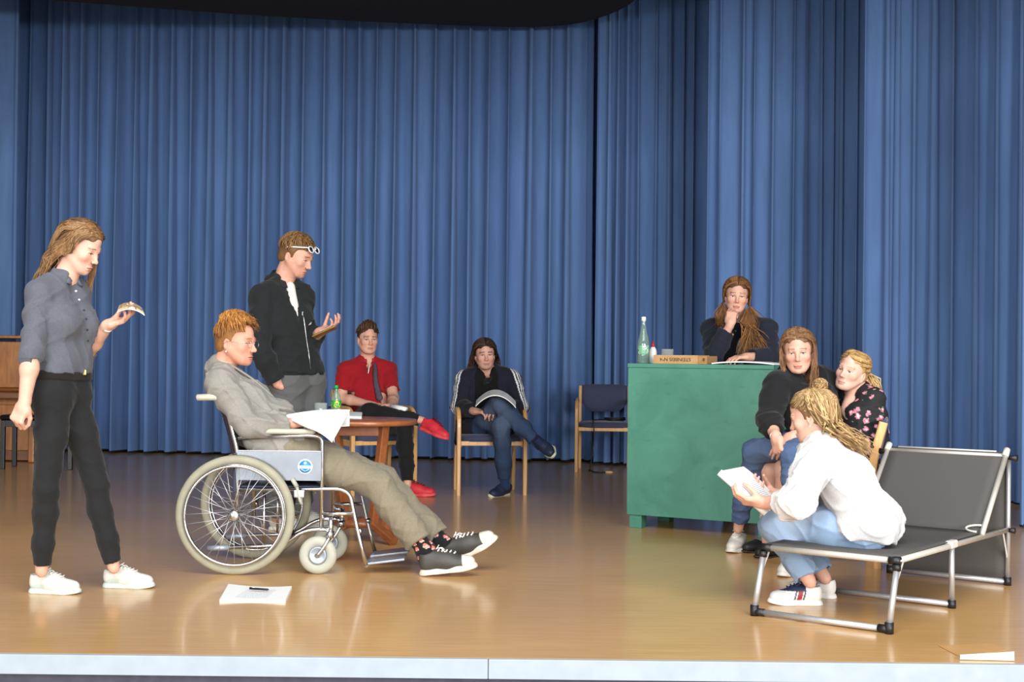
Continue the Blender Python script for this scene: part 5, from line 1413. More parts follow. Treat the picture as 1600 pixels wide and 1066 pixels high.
# ================================================================ the standing man in the black hoodie
def man_hoodie():
    J = dict(shR=P(410, 466, 8.33), shL=P(472, 467, 8.57), nk=P(442, 445, 8.46), elR=P(405, 545, 8.23), wrR=P(434, 600, 8.29), elL=P(470, 548, 8.64), wrL=P(500, 519, 8.44),
             hpR=P(450, 600, 8.40), hpL=P(481, 600, 8.53), knR=P(441, 715, 8.38), anR=P(432, 812, 8.50), knL=P(477, 715, 8.50), anL=P(466, 810, 8.58), ch=P(446, 505, 8.44))
    m = Man(J, 1.06, 'm', (214, 160, 138), 1.0)
    root = person(P(455, 830, 8.46), 'man standing behind the wheelchair in black zip hoodie and grey joggers, holding a phone')
    m.head(P(463, 400, 8.45), (.85, -.33, -.36), 0, 1.03, .058, brow=(110, 78, 48), lips=(186, 112, 102), stub=(150, 100, 76, .25), lid=.0045)
    m.hand('R', (.5, .75, -.5), (.6, .2, .3), curls=[(1.1, 1.2, .6)] * 4, thumb=(.9, 0, .3), sc=.85)
    m.hand('L', (.86, -.30, .34), (-.38, -.15, .9), curls=[(.3, .5, .4), (.35, .6, .4), (.4, .6, .4), (.5, .6, .5)], thumb=(.7, .25, .85), tc=.1, bare=1.7)
    m.body(root)
    zw = P(460, 581, 8.45)
    S = Sdf(); m.torso(S, .026); below(S, zw, (.02, 0, 1))
    for sd in 'RL':
        p = m.arm(S, sd, .022, 0, 1.9, flare=.004); d = J['wr' + sd] - J['el' + sd]; S.cut(p, d, .09, .1); S.cut(p - nrm(d) * .02, d, .033, .1)
    S.cut(J['nk'] + m.fwd * .06 + V(0, 0, .01), m.fwd * .6 + V(0, 0, 1), .05, .2, .015)
    for t in np.linspace(0, 1, 9): c = lerp(J['nk'] + m.up * .02, J['ch'] + m.up * .02, t) + m.fwd * (.10 + .055 * t) + m.left * .0; S.ell(c, (.046 * (1 - t) + .006, .075, .03), np.stack([m.left, m.fwd, m.up]), .006, 's')
    S.cone(J['nk'] - m.fwd * .055 - m.left * .06 + m.up * .035, J['nk'] - m.fwd * .055 + m.left * .06 + m.up * .035, .036, .036, .03)
    hd = garment('hoodie', S, root, (33, 36, 37), .006, .0075, 36, 41, direction=(.2, .1, 1), squash=.8)
    collar(root, m, (30, 33, 34), .066, .045, 24, 'hood_edge', .045, None, .5)
    S = Sdf(); m.torso(S, .002, low=False); below(S, lerp(J['ch'], J['nk'], -.1), m.up); S.cut(J['nk'] + m.up * .012, m.up + m.fwd * .35, .2, .2)
    S.cone(J['ch'] + m.fwd * .085 + m.left * .01, J['nk'] + m.fwd * .05 + m.left * .01 - m.up * .02, .035, .032, .02); S.cut(J['nk'] + m.up * .015, m.up, .2, .2)
    garment('tee_shirt', S, root, (226, 222, 212), .006, .002, 40, 42)
    zp = [surf(hd, *q, .007) for q in ((474, 486), (477, 500), (481, 530), (485, 560), (487, 576))]; MB().tube(zp, .003, 6).build('zip', M['chrome_dull'], hd, world_verts=True)
    MB().tube([zp[0], zp[0] - V(0, 0, .035)], .004, 6).build('zip_pull', M['pearl'], hd, world_verts=True)
    slab_of(m, 'hoodie_hem', root, zw - V(0, 0, .02), zw + V(0, 0, .03), (.02, 0, 1), .020, (27, 30, 31))
    S = Sdf(); m.torso(S, .018, high=False); above(S, zw + V(0, 0, .02))
    for sd in 'RL':
        p = m.leg_(S, sd, .022, 0, 1.9, straight=.006); d = J['an' + sd] - J['kn' + sd]; S.cut(p, d, .1, .12)
    garment('joggers', S, root, (92, 92, 92), .0062, .0075, 36, 43)
    tr = root.children[-1]
    for px in (481, 487):
        a = surf(tr, px, 586, .006); MB().tube([a, a + V(.004, -.004, -.03), a + V(.002, -.003, -.055)], .0042, 6).build('drawstring', M['black_plastic'], tr, world_verts=True)
    for hl, d in ((G(421, 828), (.88, -.47, 0)), (G(458, 824), (.9, -.43, 0))): shoe(root, hl, d, L=.29, upper=(214, 208, 200), sole=(226, 224, 218), h=.006)
    c1, c2 = (96, 68, 40), (158, 118, 74)
    parts = [cap(m, (116, 84, 52), .008, low=-.01, hl=.112)]
    def f(rng, i):
        az = rng.uniform(-180, 180); e = rng.uniform(5 if abs(az) > 80 else 30, 85)
        a0 = 170 + rng.normal() * 20; p0 = skull(m, az + rng.normal() * 8, min(89, e + 24), .012); p1 = skull(m, az, e, .019); p2 = skull(m, az * .96, e - 16, .016)
        if abs(az) < 55: p2 = skull(m, az, e - 10, .024)
        return [p0, p1, p2]
    parts.append(locks(strands(m, 869, 44, f, 2), 0.0047, c1, c2, 9, m, taper=.3)); hair_obj(root, parts)
    # white sunglasses pushed up on the hair
    q = m.hq; sg = MB(); gl = MB()
    for g in (1, -1):
        cc = q(.098, g * .034, .075); e1 = m.hA[1]; e2 = nrm(m.hA[2] * .75 - m.hA[0] * .62)
        ring_ = [cc + e1 * .027 * math.cos(a) + e2 * .021 * math.sin(a) * (1 if math.sin(a) < 0 else .9) for a in np.linspace(0, 2 * math.pi, 22)[:-1]]
        sg.tube(ring_, .0042, 8, closed=True); gl.add(ring_, [tuple(range(len(ring_)))])
        sg.tube([q(.092, g * .062, .082), q(.06, g * .084, .07), q(-.02, g * .09, .045), q(-.035, g * .088, .03)], .0042, 8)
    sg.tube([q(.105, -.008, .08), q(.108, 0, .084), q(.105, .008, .08)], .004, 8)
    o = sg.build('sunglasses', M['white_plastic'], root, world_verts=True); gl.build('lens', M['black_gloss'], o, world_verts=True)
    # phone
    c = P(507, 519.5, 8.37); x = nrm(V(.90, -.05, .42)); y = nrm(V(.1, .97, -.16) - x * (V(.1, .97, -.16) @ x)); z = np.cross(x, y)
    ph = thing('phone', c, 'slim phone with gold edge held by the man in the black hoodie', 'phone'); A = np.stack([x, y, z])
    MB().box(c, (.15, .074, .009), A, .004).build('case', M['gold'], ph, world_verts=True)
    MB().box(c + z * .0048, (.142, .068, .0012), A, .0004).build('screen', M['black_gloss'], ph, world_verts=True)
man_hoodie()
# ================================================================ the man in the red shirt behind the table
def man_red():
    J = dict(shR=P(541, 579, 10.88), shL=P(606, 579, 10.98), nk=P(575, 565, 10.94), elR=P(533, 622, 10.82), wrR=P(577, 632, 10.66), elL=P(615, 622, 10.80), wrL=P(611, 636, 10.55),
             hpR=P(567, 655, 10.88), hpL=P(598, 655, 10.84), knR=P(577, 643, 10.48), anR=P(660, 657, 10.40), knL=P(632, 668, 10.47), anL=P(637, 758, 10.36), ch=P(577, 603, 10.93))
    m = Man(J, .98, 'm', (216, 164, 142), 1.0)
    root = person((CH_D[0], CH_D[1]), 'man seated behind the round table in red shirt, dark tie and red sneakers')
    m.head(P(574.5, 530, 10.9), (.34, -.93, -.05), 0, .98, .055, h=.0046, lid=.009, brow=(90, 62, 40), lips=(190, 110, 102))
    m.hand('R', (.8, -.5, -.1), (.1, .25, -.95), curl=(.3, .5, .3), bare=.35, h=.0048); m.hand('L', (.1, -.8, -.3), (-.7, .2, -.4), curl=(.8, .8, .5), bare=.35, h=.0048)
    m.body(root, arm_t=(.5, .5))
    S = Sdf(); m.torso(S, .014); below(S, J['pel'] + m.hup * .03, m.hup)
    for sd in 'RL':
        p = m.arm(S, sd, .02, 0, .72); d = J['el' + sd] - J['sh' + sd]; S.cut(p, d, .1, .12); S.cut(p - nrm(d) * .02, d, .045, .1)
    S.cut(J['nk'] + m.fwd * .04 + V(0, 0, .045), m.fwd * .4 + V(0, 0, 1), .04, .2, .01)
    st = garment('shirt', S, root, (152, 22, 32), .006, .007, 44, 51, direction=(.6, 0, .8), squash=.7)
    collar(root, m, (160, 24, 34), .06, .034, 20, drop=.02)
    k = [surf(st, 583.5, 567, .006), surf(st, 584, 575, .008), surf(st, 588, 592, .008), surf(st, 592, 610, .008), surf(st, 595, 625, .008)]
    MB().tube(bez(k, 5), [.016] * 4 + list(np.linspace(.016, .028, 16)) + [.005], 8, flat=.3, up=(0, -1, .1)).build('necktie', simple('dark_tie', (66, 56, 70), .6, 0, .3, 60), root, world_verts=True)
    MB().tube([surf(st, 580, 567, .006), surf(st, 577.5, 583, .006)], .004, 6).build('cord', M['pearl'], root, world_verts=True)
    S = Sdf(); m.torso(S, .01, high=False); above(S, J['pel'] + m.hup * .06, m.hup)
    for sd in 'RL':
        p = m.leg_(S, sd, .008, 0, 1.93); d = J['an' + sd] - J['kn' + sd]; S.cut(p, d, .1, .12)
    garment('trousers', S, root, (26, 26, 28), .0065, .006, 55, 52)
    shoe(root, P(655, 671, 10.42), (.78, -.55, -.28), (.42, -.1, .9), .29, (214, 48, 60), (214, 66, 74), (120, 20, 30), h=.006, sole_h=.03)
    shoe(root, G(626, 775), (.98, -.16, 0), L=.285, upper=(214, 48, 60), sole=(220, 76, 82), lace=(120, 20, 30), h=.006, sole_h=.03)
    parts = [cap(m, (70, 50, 34), .006, .006, low=-.012, hl=.108)]
    def f(rng, i):
        az = rng.uniform(-180, 180); e = rng.uniform(8 if abs(az) > 75 else 22, 88)
        if abs(az) < 62: return [skull(m, az, e, .004), skull(m, az, min(89, e + 10), .020), skull(m, az * 1.1, min(89, e + 24), .030 + rng.uniform(0, .008))]
        return [skull(m, az, min(89, e + 18), .006), skull(m, az, e, .015), skull(m, az, e - 8 if abs(az) > 60 else e + 2, .018 if abs(az) > 60 else .034)]
    parts.append(locks(strands(m, 579, 53, f, 2), 0.0050, (62, 44, 30), (116, 84, 56), 10, m)); hair_obj(root, parts)
    c = P(624, 638, 10.44); d = nrm(V(.75, -.5, -.15)); rp = thing('rolled_paper', c, 'rolled white paper held by the man in the red shirt', 'papers')
    MB().tube([c - d * .07, c + d * .07], .021, 14).build('roll', M['paper'], rp, world_verts=True)
    MB().tube([c - d * .071, c + d * .072], .013, 12).build('inner_roll', simple('paper_inner', (206, 206, 204), .7), rp, world_verts=True)
man_red()

# ================================================================ the long-haired man on the middle chair
def man_tracksuit():
    J = dict(shR=P(727, 594, 11.08), shL=P(798, 594, 11.05), nk=P(761, 580, 11.08), elR=P(718, 636, 10.98), wrR=P(742, 643, 10.78), elL=P(813, 636, 10.95), wrL=P(787, 641, 10.76),
             hpR=P(748, 672, 10.98), hpL=P(781, 672, 10.98), knR=P(779, 628, 10.66), anR=P(839, 692, 10.52), knL=P(783, 666, 10.62), anL=P(789, 754, 10.74), ch=P(762, 622, 11.05))
    m = Man(J, 1.03, 'm', (210, 160, 140), 1.05)
    root = person((CH_E[0], CH_E[1]), 'long-haired man seated cross-legged in dark jacket with white sleeve stripes and jeans')
    m.head(P(757.5, 554, 11.02), (.14, -.98, -.06), -.05, .99, .056, h=.0046, lid=.009, brow=(48, 34, 28), lips=(182, 108, 100), stub=(110, 80, 70, .2))
    m.hand('R', (.8, -.5, .0), (0, .2, -1), curl=(.4, .5, .3), h=.0048); m.hand('L', (-.8, -.5, .0), (0, .2, -1), curl=(.4, .5, .3), h=.0048)
    m.body(root)
    S = Sdf(); m.torso(S, .012); below(S, J['pel'] + m.hup * .02, m.hup); S.cut(J['nk'] + m.up * .03 + m.fwd * .02, m.up + m.fwd * .25, .075, .2, .006)
    garment('tee_shirt', S, root, (16, 16, 18), .0065, .008, 50, 61)
    S = Sdf(); m.torso(S, .026)
    for sd in 'RL':
        p = m.arm(S, sd, .026, 0, 1.85); d = J['wr' + sd] - J['el' + sd]; S.cut(p, d, .1, .1)
    S.cone(P(722, 640, 11.05), P(716, 690, 11.0), .04, .035, .03); S.cone(P(802, 640, 11.05), P(806, 668, 11.05), .04, .03, .03)
    mid = lerp(J['pel'], J['ch'], .6)
    for t in np.linspace(-.5, 1.5, 26): c = lerp(J['pel'], J['nk'], t * .8) + m.fwd * .145; S.ell(c, (.098, .15, .09), np.stack([m.left, m.fwd, m.up]), .012, 's')
    S.cut(J['nk'] + m.up * .02 + m.fwd * .05, m.up + m.fwd * .4, .06, .2, .01)
    def cf(v, c):
        for sd, sg in (('R', -1), ('L', 1)):
            a, b, w = J['sh' + sd], J['el' + sd], J['wr' + sd]
            t = np.clip(((v - a) @ (b - a)) / ((b - a) @ (b - a)), -.3, 1); d = v - (a + np.clip(t, 0, 1)[:, None] * (b - a))
            near = (np.linalg.norm(d, axis=1) < .1) & (t > -.3) & ((v - J['nk']) @ (m.left * sg) > .12)
            ax = nrm(b - a); out = m.left * sg - ax * (m.left @ ax * sg); out = nrm(out); side = np.cross(ax, out)
            ang = np.arctan2(d @ side, d @ out)
            for k in (-1, 0, 1):
                c[near & (np.abs(ang - k * .32 - .8 * sg) < .09)] = lin(228, 228, 230)
        return c
    garment('track_jacket', S, root, (28, 30, 42), .006, .007, 40, 62, colf=cf)
    S = Sdf(); m.torso(S, .014, high=False); above(S, J['pel'] + m.hup * .06, m.hup)
    for sd in 'RL':
        p = m.leg_(S, sd, .010, 0, 1.94, straight=.004); d = J['an' + sd] - J['kn' + sd]; S.cut(p, d, .1, .12)
    def jf(v, c):
        for sd in 'RL':
            for q, r in ((J['kn' + sd], .11), (lerp(J['hp' + sd], J['kn' + sd], .6), .09)):
                w = np.exp(-(np.linalg.norm(v - q, axis=1) / r) ** 2)[:, None] * .4; c = c * (1 - w) + lin(112, 128, 148) * w
        return c
    garment('jeans', S, root, (50, 66, 94), .0066, .007, 42, 63, 'denim', jf)
    shoe(root, P(843, 690, 10.56), (.45, -.80, -.40), (-.72, -.25, .62), .27, (34, 44, 72), (216, 216, 190), (40, 52, 84), h=.006, bow=False)
    shoe(root, P(794, 772, 10.86), (-.55, -.80, -.05), (.38, -.1, .92), .27, (34, 44, 72), (216, 216, 190), (40, 52, 84), h=.006, bow=False)
    for k in ('R', 'L'):
        S = Sdf(); a, kn = J['an' + k], J['kn' + k]; S.cone(lerp(kn, a, .88), a + nrm(a - kn) * .03, .042, .038, .02); garment('sock', S, root, (40, 58, 96), .006, 0)
    parts = [cap(m, (48, 35, 29), .012, .006, low=.0)]
    def f(rng, i):
        sg = rng.choice([-1, 1]); x = rng.uniform(0, 1) ** 1.4; az = 70 + 108 * x; s_ = sg
        p = parted(m, x, sg, rng, .014)
        b = -.035 - .06 * (abs(az) / 180) + rng.normal() * .012
        out = .098 if abs(az) < 130 else .06
        p += [m.hq(b, s_ * (out + rng.normal() * .012), -.06), m.hq(b - .01, s_ * (out + .004 + rng.normal() * .016), -.115), m.hq(b - .005, s_ * (out - .006 + rng.normal() * .018), -.155 - rng.uniform(0, .035))]
        return p
    parts.append(locks(strands(m, 685, 64, f, 2), 0.0056, (38, 27, 23), (84, 60, 46), 11, m)); hair_obj(root, parts)
    paper('script_on_lap', [P(743, 636, 10.52), P(806, 638, 10.48), P(806, 638, 10.48) + V(0, .22, .035), P(743, 636, 10.52) + V(0, .22, .035)], 'open white script resting on the long-haired man’s raised knee', 'papers', thick=.008, curl=.09, curl_axis=0, nu=14)
man_tracksuit()

# ================================================================ the woman behind the green desk
def woman_desk():
    w = lambda px, z, Y: V(P(px, 560, Y)[0], Y, z)
    J = dict(shR=P(1113, 517, 9.45), shL=P(1196, 516, 9.36), nk=P(1156, 503, 9.43), elR=w(1116, 1.105, 9.22), wrR=P(1141, 507, 9.14), elL=w(1204, 1.105, 9.20), wrL=w(1168, 1.105, 9.06),
             hpR=w(1138, .93, 9.62), hpL=w(1174, .93, 9.58), knR=w(1138, .50, 9.62), anR=w(1140, .09, 9.66), knL=w(1172, .50, 9.60), anL=w(1172, .09, 9.62))
    J['ch'] = lerp(lerp(J['hpR'], J['hpL'], .5), J['nk'], .62)
    m = Man(J, .95, 'f', (216, 166, 144), .95)
    root = person(w(1155, 0, 9.6), 'woman with long brown hair behind the green desk, chin resting on her hand')
    m.head(P(1151, 462, 9.32), (-.10, -.98, -.10), .08, .99, .048, h=.0042, lid=.008, brow=(88, 60, 42), lips=(192, 110, 104), eye=(86, 84, 72))
    m.hand('R', (.14, .12, .97), (.35, .85, -.1), curls=[(.9, .9, .5), (1.0, 1.0, .5), (1.1, 1.1, .6), (1.2, 1.1, .6)], thumb=(.75, .35, .55), tc=.3, sc=.95, bare=1.7, h=.0044)
    m.hand('L', (-.9, -.3, -.05), (0, .1, -1), curl=(.3, .4, .3), sc=.93, h=.0044)
    m.body(root)
    S = Sdf(); m.torso(S, .008); below(S, J['pel'], m.hup); S.cut(J['nk'] + m.up * .02 + m.fwd * .03, m.up + m.fwd * .5, .06, .2, .006)
    garment('blouse', S, root, (116, 116, 124), .006, .006, 50, 71, colf=lambda v, c: np.where((np.sin(v[:, :1] * 420) * np.sin(v[:, 2:] * 420) > .25), lin(70, 70, 80), lin(146, 146, 152)))
    S = Sdf(); m.torso(S, .024)
    for sd in 'RL':
        S.ball(J['sh' + sd] + m.up * .01, .07, .03); p = m.arm(S, sd, .024, 0, 1.82); d = J['wr' + sd] - J['el' + sd]; S.cut(p, d, .1, .1); S.cut(p - nrm(d) * .02, d, .036, .1)
    for t in np.linspace(.2, 1.5, 8): c = lerp(J['pel'], J['nk'], t * .8) + m.fwd * .19 + m.left * .015; S.ell(c, (.018 + .026 * t, .13, .08), np.stack([m.left, m.fwd, m.up]), .01, 's')
    S.cut(J['nk'] + m.up * .02 + m.fwd * .05, m.up + m.fwd * .4, .06, .2, .01)
    bz = garment('blazer', S, root, (32, 36, 48), .0058, .007, 40, 72)
    for px, py in ((1151.5, 517), (1147.5, 524)): MB().lathe([(0, 0), (.0075, 0), (.006, .004), (0, .005)], surf(bz, px, py, .0), 12, (0, -1, 0)).build('button', M['gold'], bz, world_verts=True)
    MB().tube([surf(bz, 1121, 494, .004), surf(bz, 1122, 505, .004)], .004, 6).build('gold_trim', M['gold'], bz, world_verts=True)
    MB().tube([surf(bz, 1127, 505, .004), surf(bz, 1131, 506, .004)], .004, 6).build('gold_trim', M['gold'], bz, world_verts=True)
    S = Sdf(); m.torso(S, .01, high=False); above(S, J['pel'] + m.hup * .06, m.hup)
    for sd in 'RL': m.leg_(S, sd, .012, 0, 1.95)
    garment('trousers', S, root, (40, 42, 52), .009, .006, 50, 73)
    for a in (J['anR'], J['anL']): shoe(root, V(a[0], a[1] + .05, 0), (0, -1, 0), L=.25, upper=(60, 56, 54), sole=(190, 186, 180), h=.008, bow=False)
    c1, c2 = (78, 52, 34), (160, 112, 66)
    parts = [cap(m, (92, 64, 42), .010, .005, low=.01)]
    def f(rng, i):
        sg = rng.choice([-1, 1], p=[.4, .6]); x = rng.uniform(0, 1) ** 1.4; az = 70 + 108 * x
        p = parted(m, x, sg, rng, .012)
        if sg > 0:   # falls forward over the blazer on her left
            if abs(az) < 130:
                e = P(1178 + rng.normal() * 12, 548 + rng.normal() * 9, 9.17 + rng.normal() * .01)
                p += [m.hq(.0 + rng.normal() * .012, .092, -.06), P(1171 + rng.normal() * 5, 503, 9.24), lerp(P(1171, 503, 9.24), e, .55) + jit(rng, .010), e]
            else: p += [m.hq(-.06, .09, -.06), P(1186 + rng.normal() * 6, 506, 9.40), P(1194 + rng.normal() * 6, 530 + rng.normal() * 8, 9.30)]
        else:
            if abs(az) < 130: p += [m.hq(.005 + rng.normal() * .014, -.088, -.05), P(1127 + rng.normal() * 4, 490, 9.30), P(1124 + rng.normal() * 4, 505 + rng.normal() * 5, 9.33)]
            else: p += [m.hq(-.07, -.08, -.06), P(1128 + rng.normal() * 6, 500, 9.45), P(1122, 520, 9.56)]
        return p
    parts.append(locks(strands(m, 869, 74, f, 2), 0.0053, c1, c2, 12, m)); hair_obj(root, parts)
woman_desk()

# ================================================================ the blonde woman in the floral dress (on the chair)
def floral():
    m, nt, b = new_mat('black_floral_cloth'); L = nt.links
    tc = nd(nt, 'ShaderNodeTexCoord'); vo = nd(nt, 'ShaderNodeTexVoronoi'); vo.inputs['Scale'].default_value = 24; vo.inputs['Randomness'].default_value = .9
    nz = nd(nt, 'ShaderNodeTexNoise'); nz.inputs['Scale'].default_value = 60
    ad = nd(nt, 'ShaderNodeVectorMath', operation='MULTIPLY_ADD'); ad.inputs[1].default_value = (.03, .03, .03)
    L.new(tc.outputs['Object'], nz.inputs['Vector']); L.new(nz.outputs['Color'], ad.inputs[0]); L.new(tc.outputs['Object'], ad.inputs[2]); L.new(ad.outputs[0], vo.inputs['Vector'])
    cr = nd(nt, 'ShaderNodeValToRGB'); cr.color_ramp.interpolation = 'CONSTANT'; e = cr.color_ramp.elements
    e[0].color = (*lin(240, 206, 214), 1); e[1].position = .2; e[1].color = (*lin(216, 120, 146), 1)
    k = e.new(.36); k.color = (*lin(70, 92, 66), 1); k = e.new(.42); k.color = (*lin(20, 19, 22), 1)
    L.new(vo.outputs['Distance'], cr.inputs[0])
    sp = nd(nt, 'ShaderNodeSeparateXYZ'); L.new(vo.outputs['Color'], sp.inputs[0]); gt = nd(nt, 'ShaderNodeMath', operation='GREATER_THAN'); gt.inputs[1].default_value = .3; L.new(sp.outputs[0], gt.inputs[0])
    mx = nd(nt, 'ShaderNodeMix', data_type='RGBA'); L.new(gt.outputs[0], mx.inputs['Factor']); mx.inputs['A'].default_value = (*lin(20, 19, 22), 1); L.new(cr.outputs[0], mx.inputs['B'])
    L.new(mx.outputs['Result'], b.inputs['Base Color']); b.inputs['Roughness'].default_value = .8
    return m
M['floral'] = floral()
def woman_floral():
    J = dict(shL=P(1364, 625, 7.46), shR=P(1318, 620, 7.70), nk=P(1343, 611, 7.59), elL=P(1373, 692, 7.46), wrL=P(1330, 712, 7.36), elR=P(1303, 690, 7.82), wrR=P(1275, 702, 7.66),
             hpL=P(1338, 722, 7.38), hpR=P(1334, 720, 7.56), knL=P(1223, 733, 7.44), knR=P(1201, 735, 7.60), anL=P(1216, 846, 7.60), anR=P(1197, 845, 7.74), ch=P(1344, 655, 7.54))
    m = Man(J, .93, 'f', (218, 172, 152), .92, .95)
    root = person((CH_H[0], CH_H[1]), 'blonde woman with ponytail in black floral dress seated under the woman in black')
    def extra(S):
        S.cone(J['nk'] + m.fwd * .02, J['ch'] + m.fwd * .055 + m.up * .04, .05, .06, .03)
        for sg, sd in ((1, 'L'), (-1, 'R')): S.cone(J['nk'] + m.up * .015, lerp(J['nk'], J['sh' + sd], .75), .035, .04, .03); S.cone(lerp(J['nk'], J['sh' + sd], .5) - m.up * .03, J['ch'] + m.left * sg * .05 + m.fwd * .02, .055, .07, .03)
    m.head(P(1331, 581, 7.53), (-.62, -.74, .10), .26, .93, .046, h=.0037, brow=(150, 116, 78), lips=(206, 124, 116), extra=extra, smile=1, wide=1.02)
    m.hand('L', (-.9, -.1, -.2), (0, .4, -1), curl=(.4, .5, .3), sc=.92, bare=1.0); m.hand('R', (-.9, .1, .1), (0, -.4, 1), curl=(.4, .5, .3), sc=.92)
    m.body(root, h=.011, arm_t=(1.9, 1.0))
    S = Sdf(); m.torso(S, .012)
    p = m.arm(S, 'L', .016, 0, 1.6); d = J['wrL'] - J['elL']; S.cut(p, d, .1, .1)
    p = m.arm(S, 'R', .016, 0, 1.25); d = J['wrR'] - J['elR']; S.cut(p, d, .1, .1)
    for sd in 'LR': m.leg_(S, sd, .02, 0, .62)
    for sd in 'LR': S.cut(lerp(J['hp' + sd], J['kn' + sd], .6), J['kn' + sd] - J['hp' + sd], .13, .2)
    # deep wrapped V neckline
    for t in np.linspace(0, 1, 10): c = lerp(J['nk'] + m.up * .06, J['ch'] - m.up * .03, t) + m.fwd * (.07 + .06 * t) + m.left * .005; S.ell(c, (.062 * (1 - t) + .012, .085, .04), np.stack([m.left, m.fwd, m.up]), .008, 's')
    v, Q = S.mesh(.0056, wrinkles(.007, 50, 81), .007)
    put('dress', mesh_np('dress', v, Q, True), root, M['floral'], world_verts=True)
    for a, hl in (('R', G(1206, 860)), ('L', G(1226, 868))): shoe(root, hl, (-.82, -.57, 0), L=.235, upper=(24, 23, 26), sole=(40, 34, 32), lace=None, h=.005, sole_h=.012, low_cut=True, name='ballet_flat')
    c1, c2 = (150, 116, 70), (216, 178, 120)
    parts = [cap(m, (184, 146, 94), .006, .0045, low=-.02)]
    tie = m.hq(-.118, .0, .02)
    def f(rng, i):
        az = rng.choice([-1, 1]) * rng.choice([rng.uniform(0, 180), rng.uniform(38, 100)]); e = (25 if abs(az) < 50 else (8 if abs(az) < 80 else -12)) + 50 * rng.uniform(0, 1) ** 1.5
        s0 = skull(m, az, e, .008); a1 = az + (180 * np.sign(az) - az) * .5; s1 = skull(m, a1, lerp(e, 8, .45), .015)
        return [s0, skull(m, az + (180 * np.sign(az) - az) * .2, lerp(e, 8, .2), .014), s1, tie + jit(rng, .01)]
    parts.append(locks(strands(m, 632, 82, f, 2), 0.0044, c1, c2, 13, m))
    def f2(rng, i):
        e = P(1368 + rng.normal() * 5, 622 + rng.normal() * 8, 7.56 + rng.normal() * .02)
        return [tie + jit(rng, .007), tie + m.hA[0] * -.035 + V(0, 0, -.005) + jit(rng, .009), lerp(tie, e, .6) + V(.02, .01, .0) + jit(rng, .011), e]
    parts.append(locks(strands(m, 237, 83, f2, 2), 0.0044, c1, (228, 192, 136), 14, m)); hair_obj(root, parts)
woman_floral()

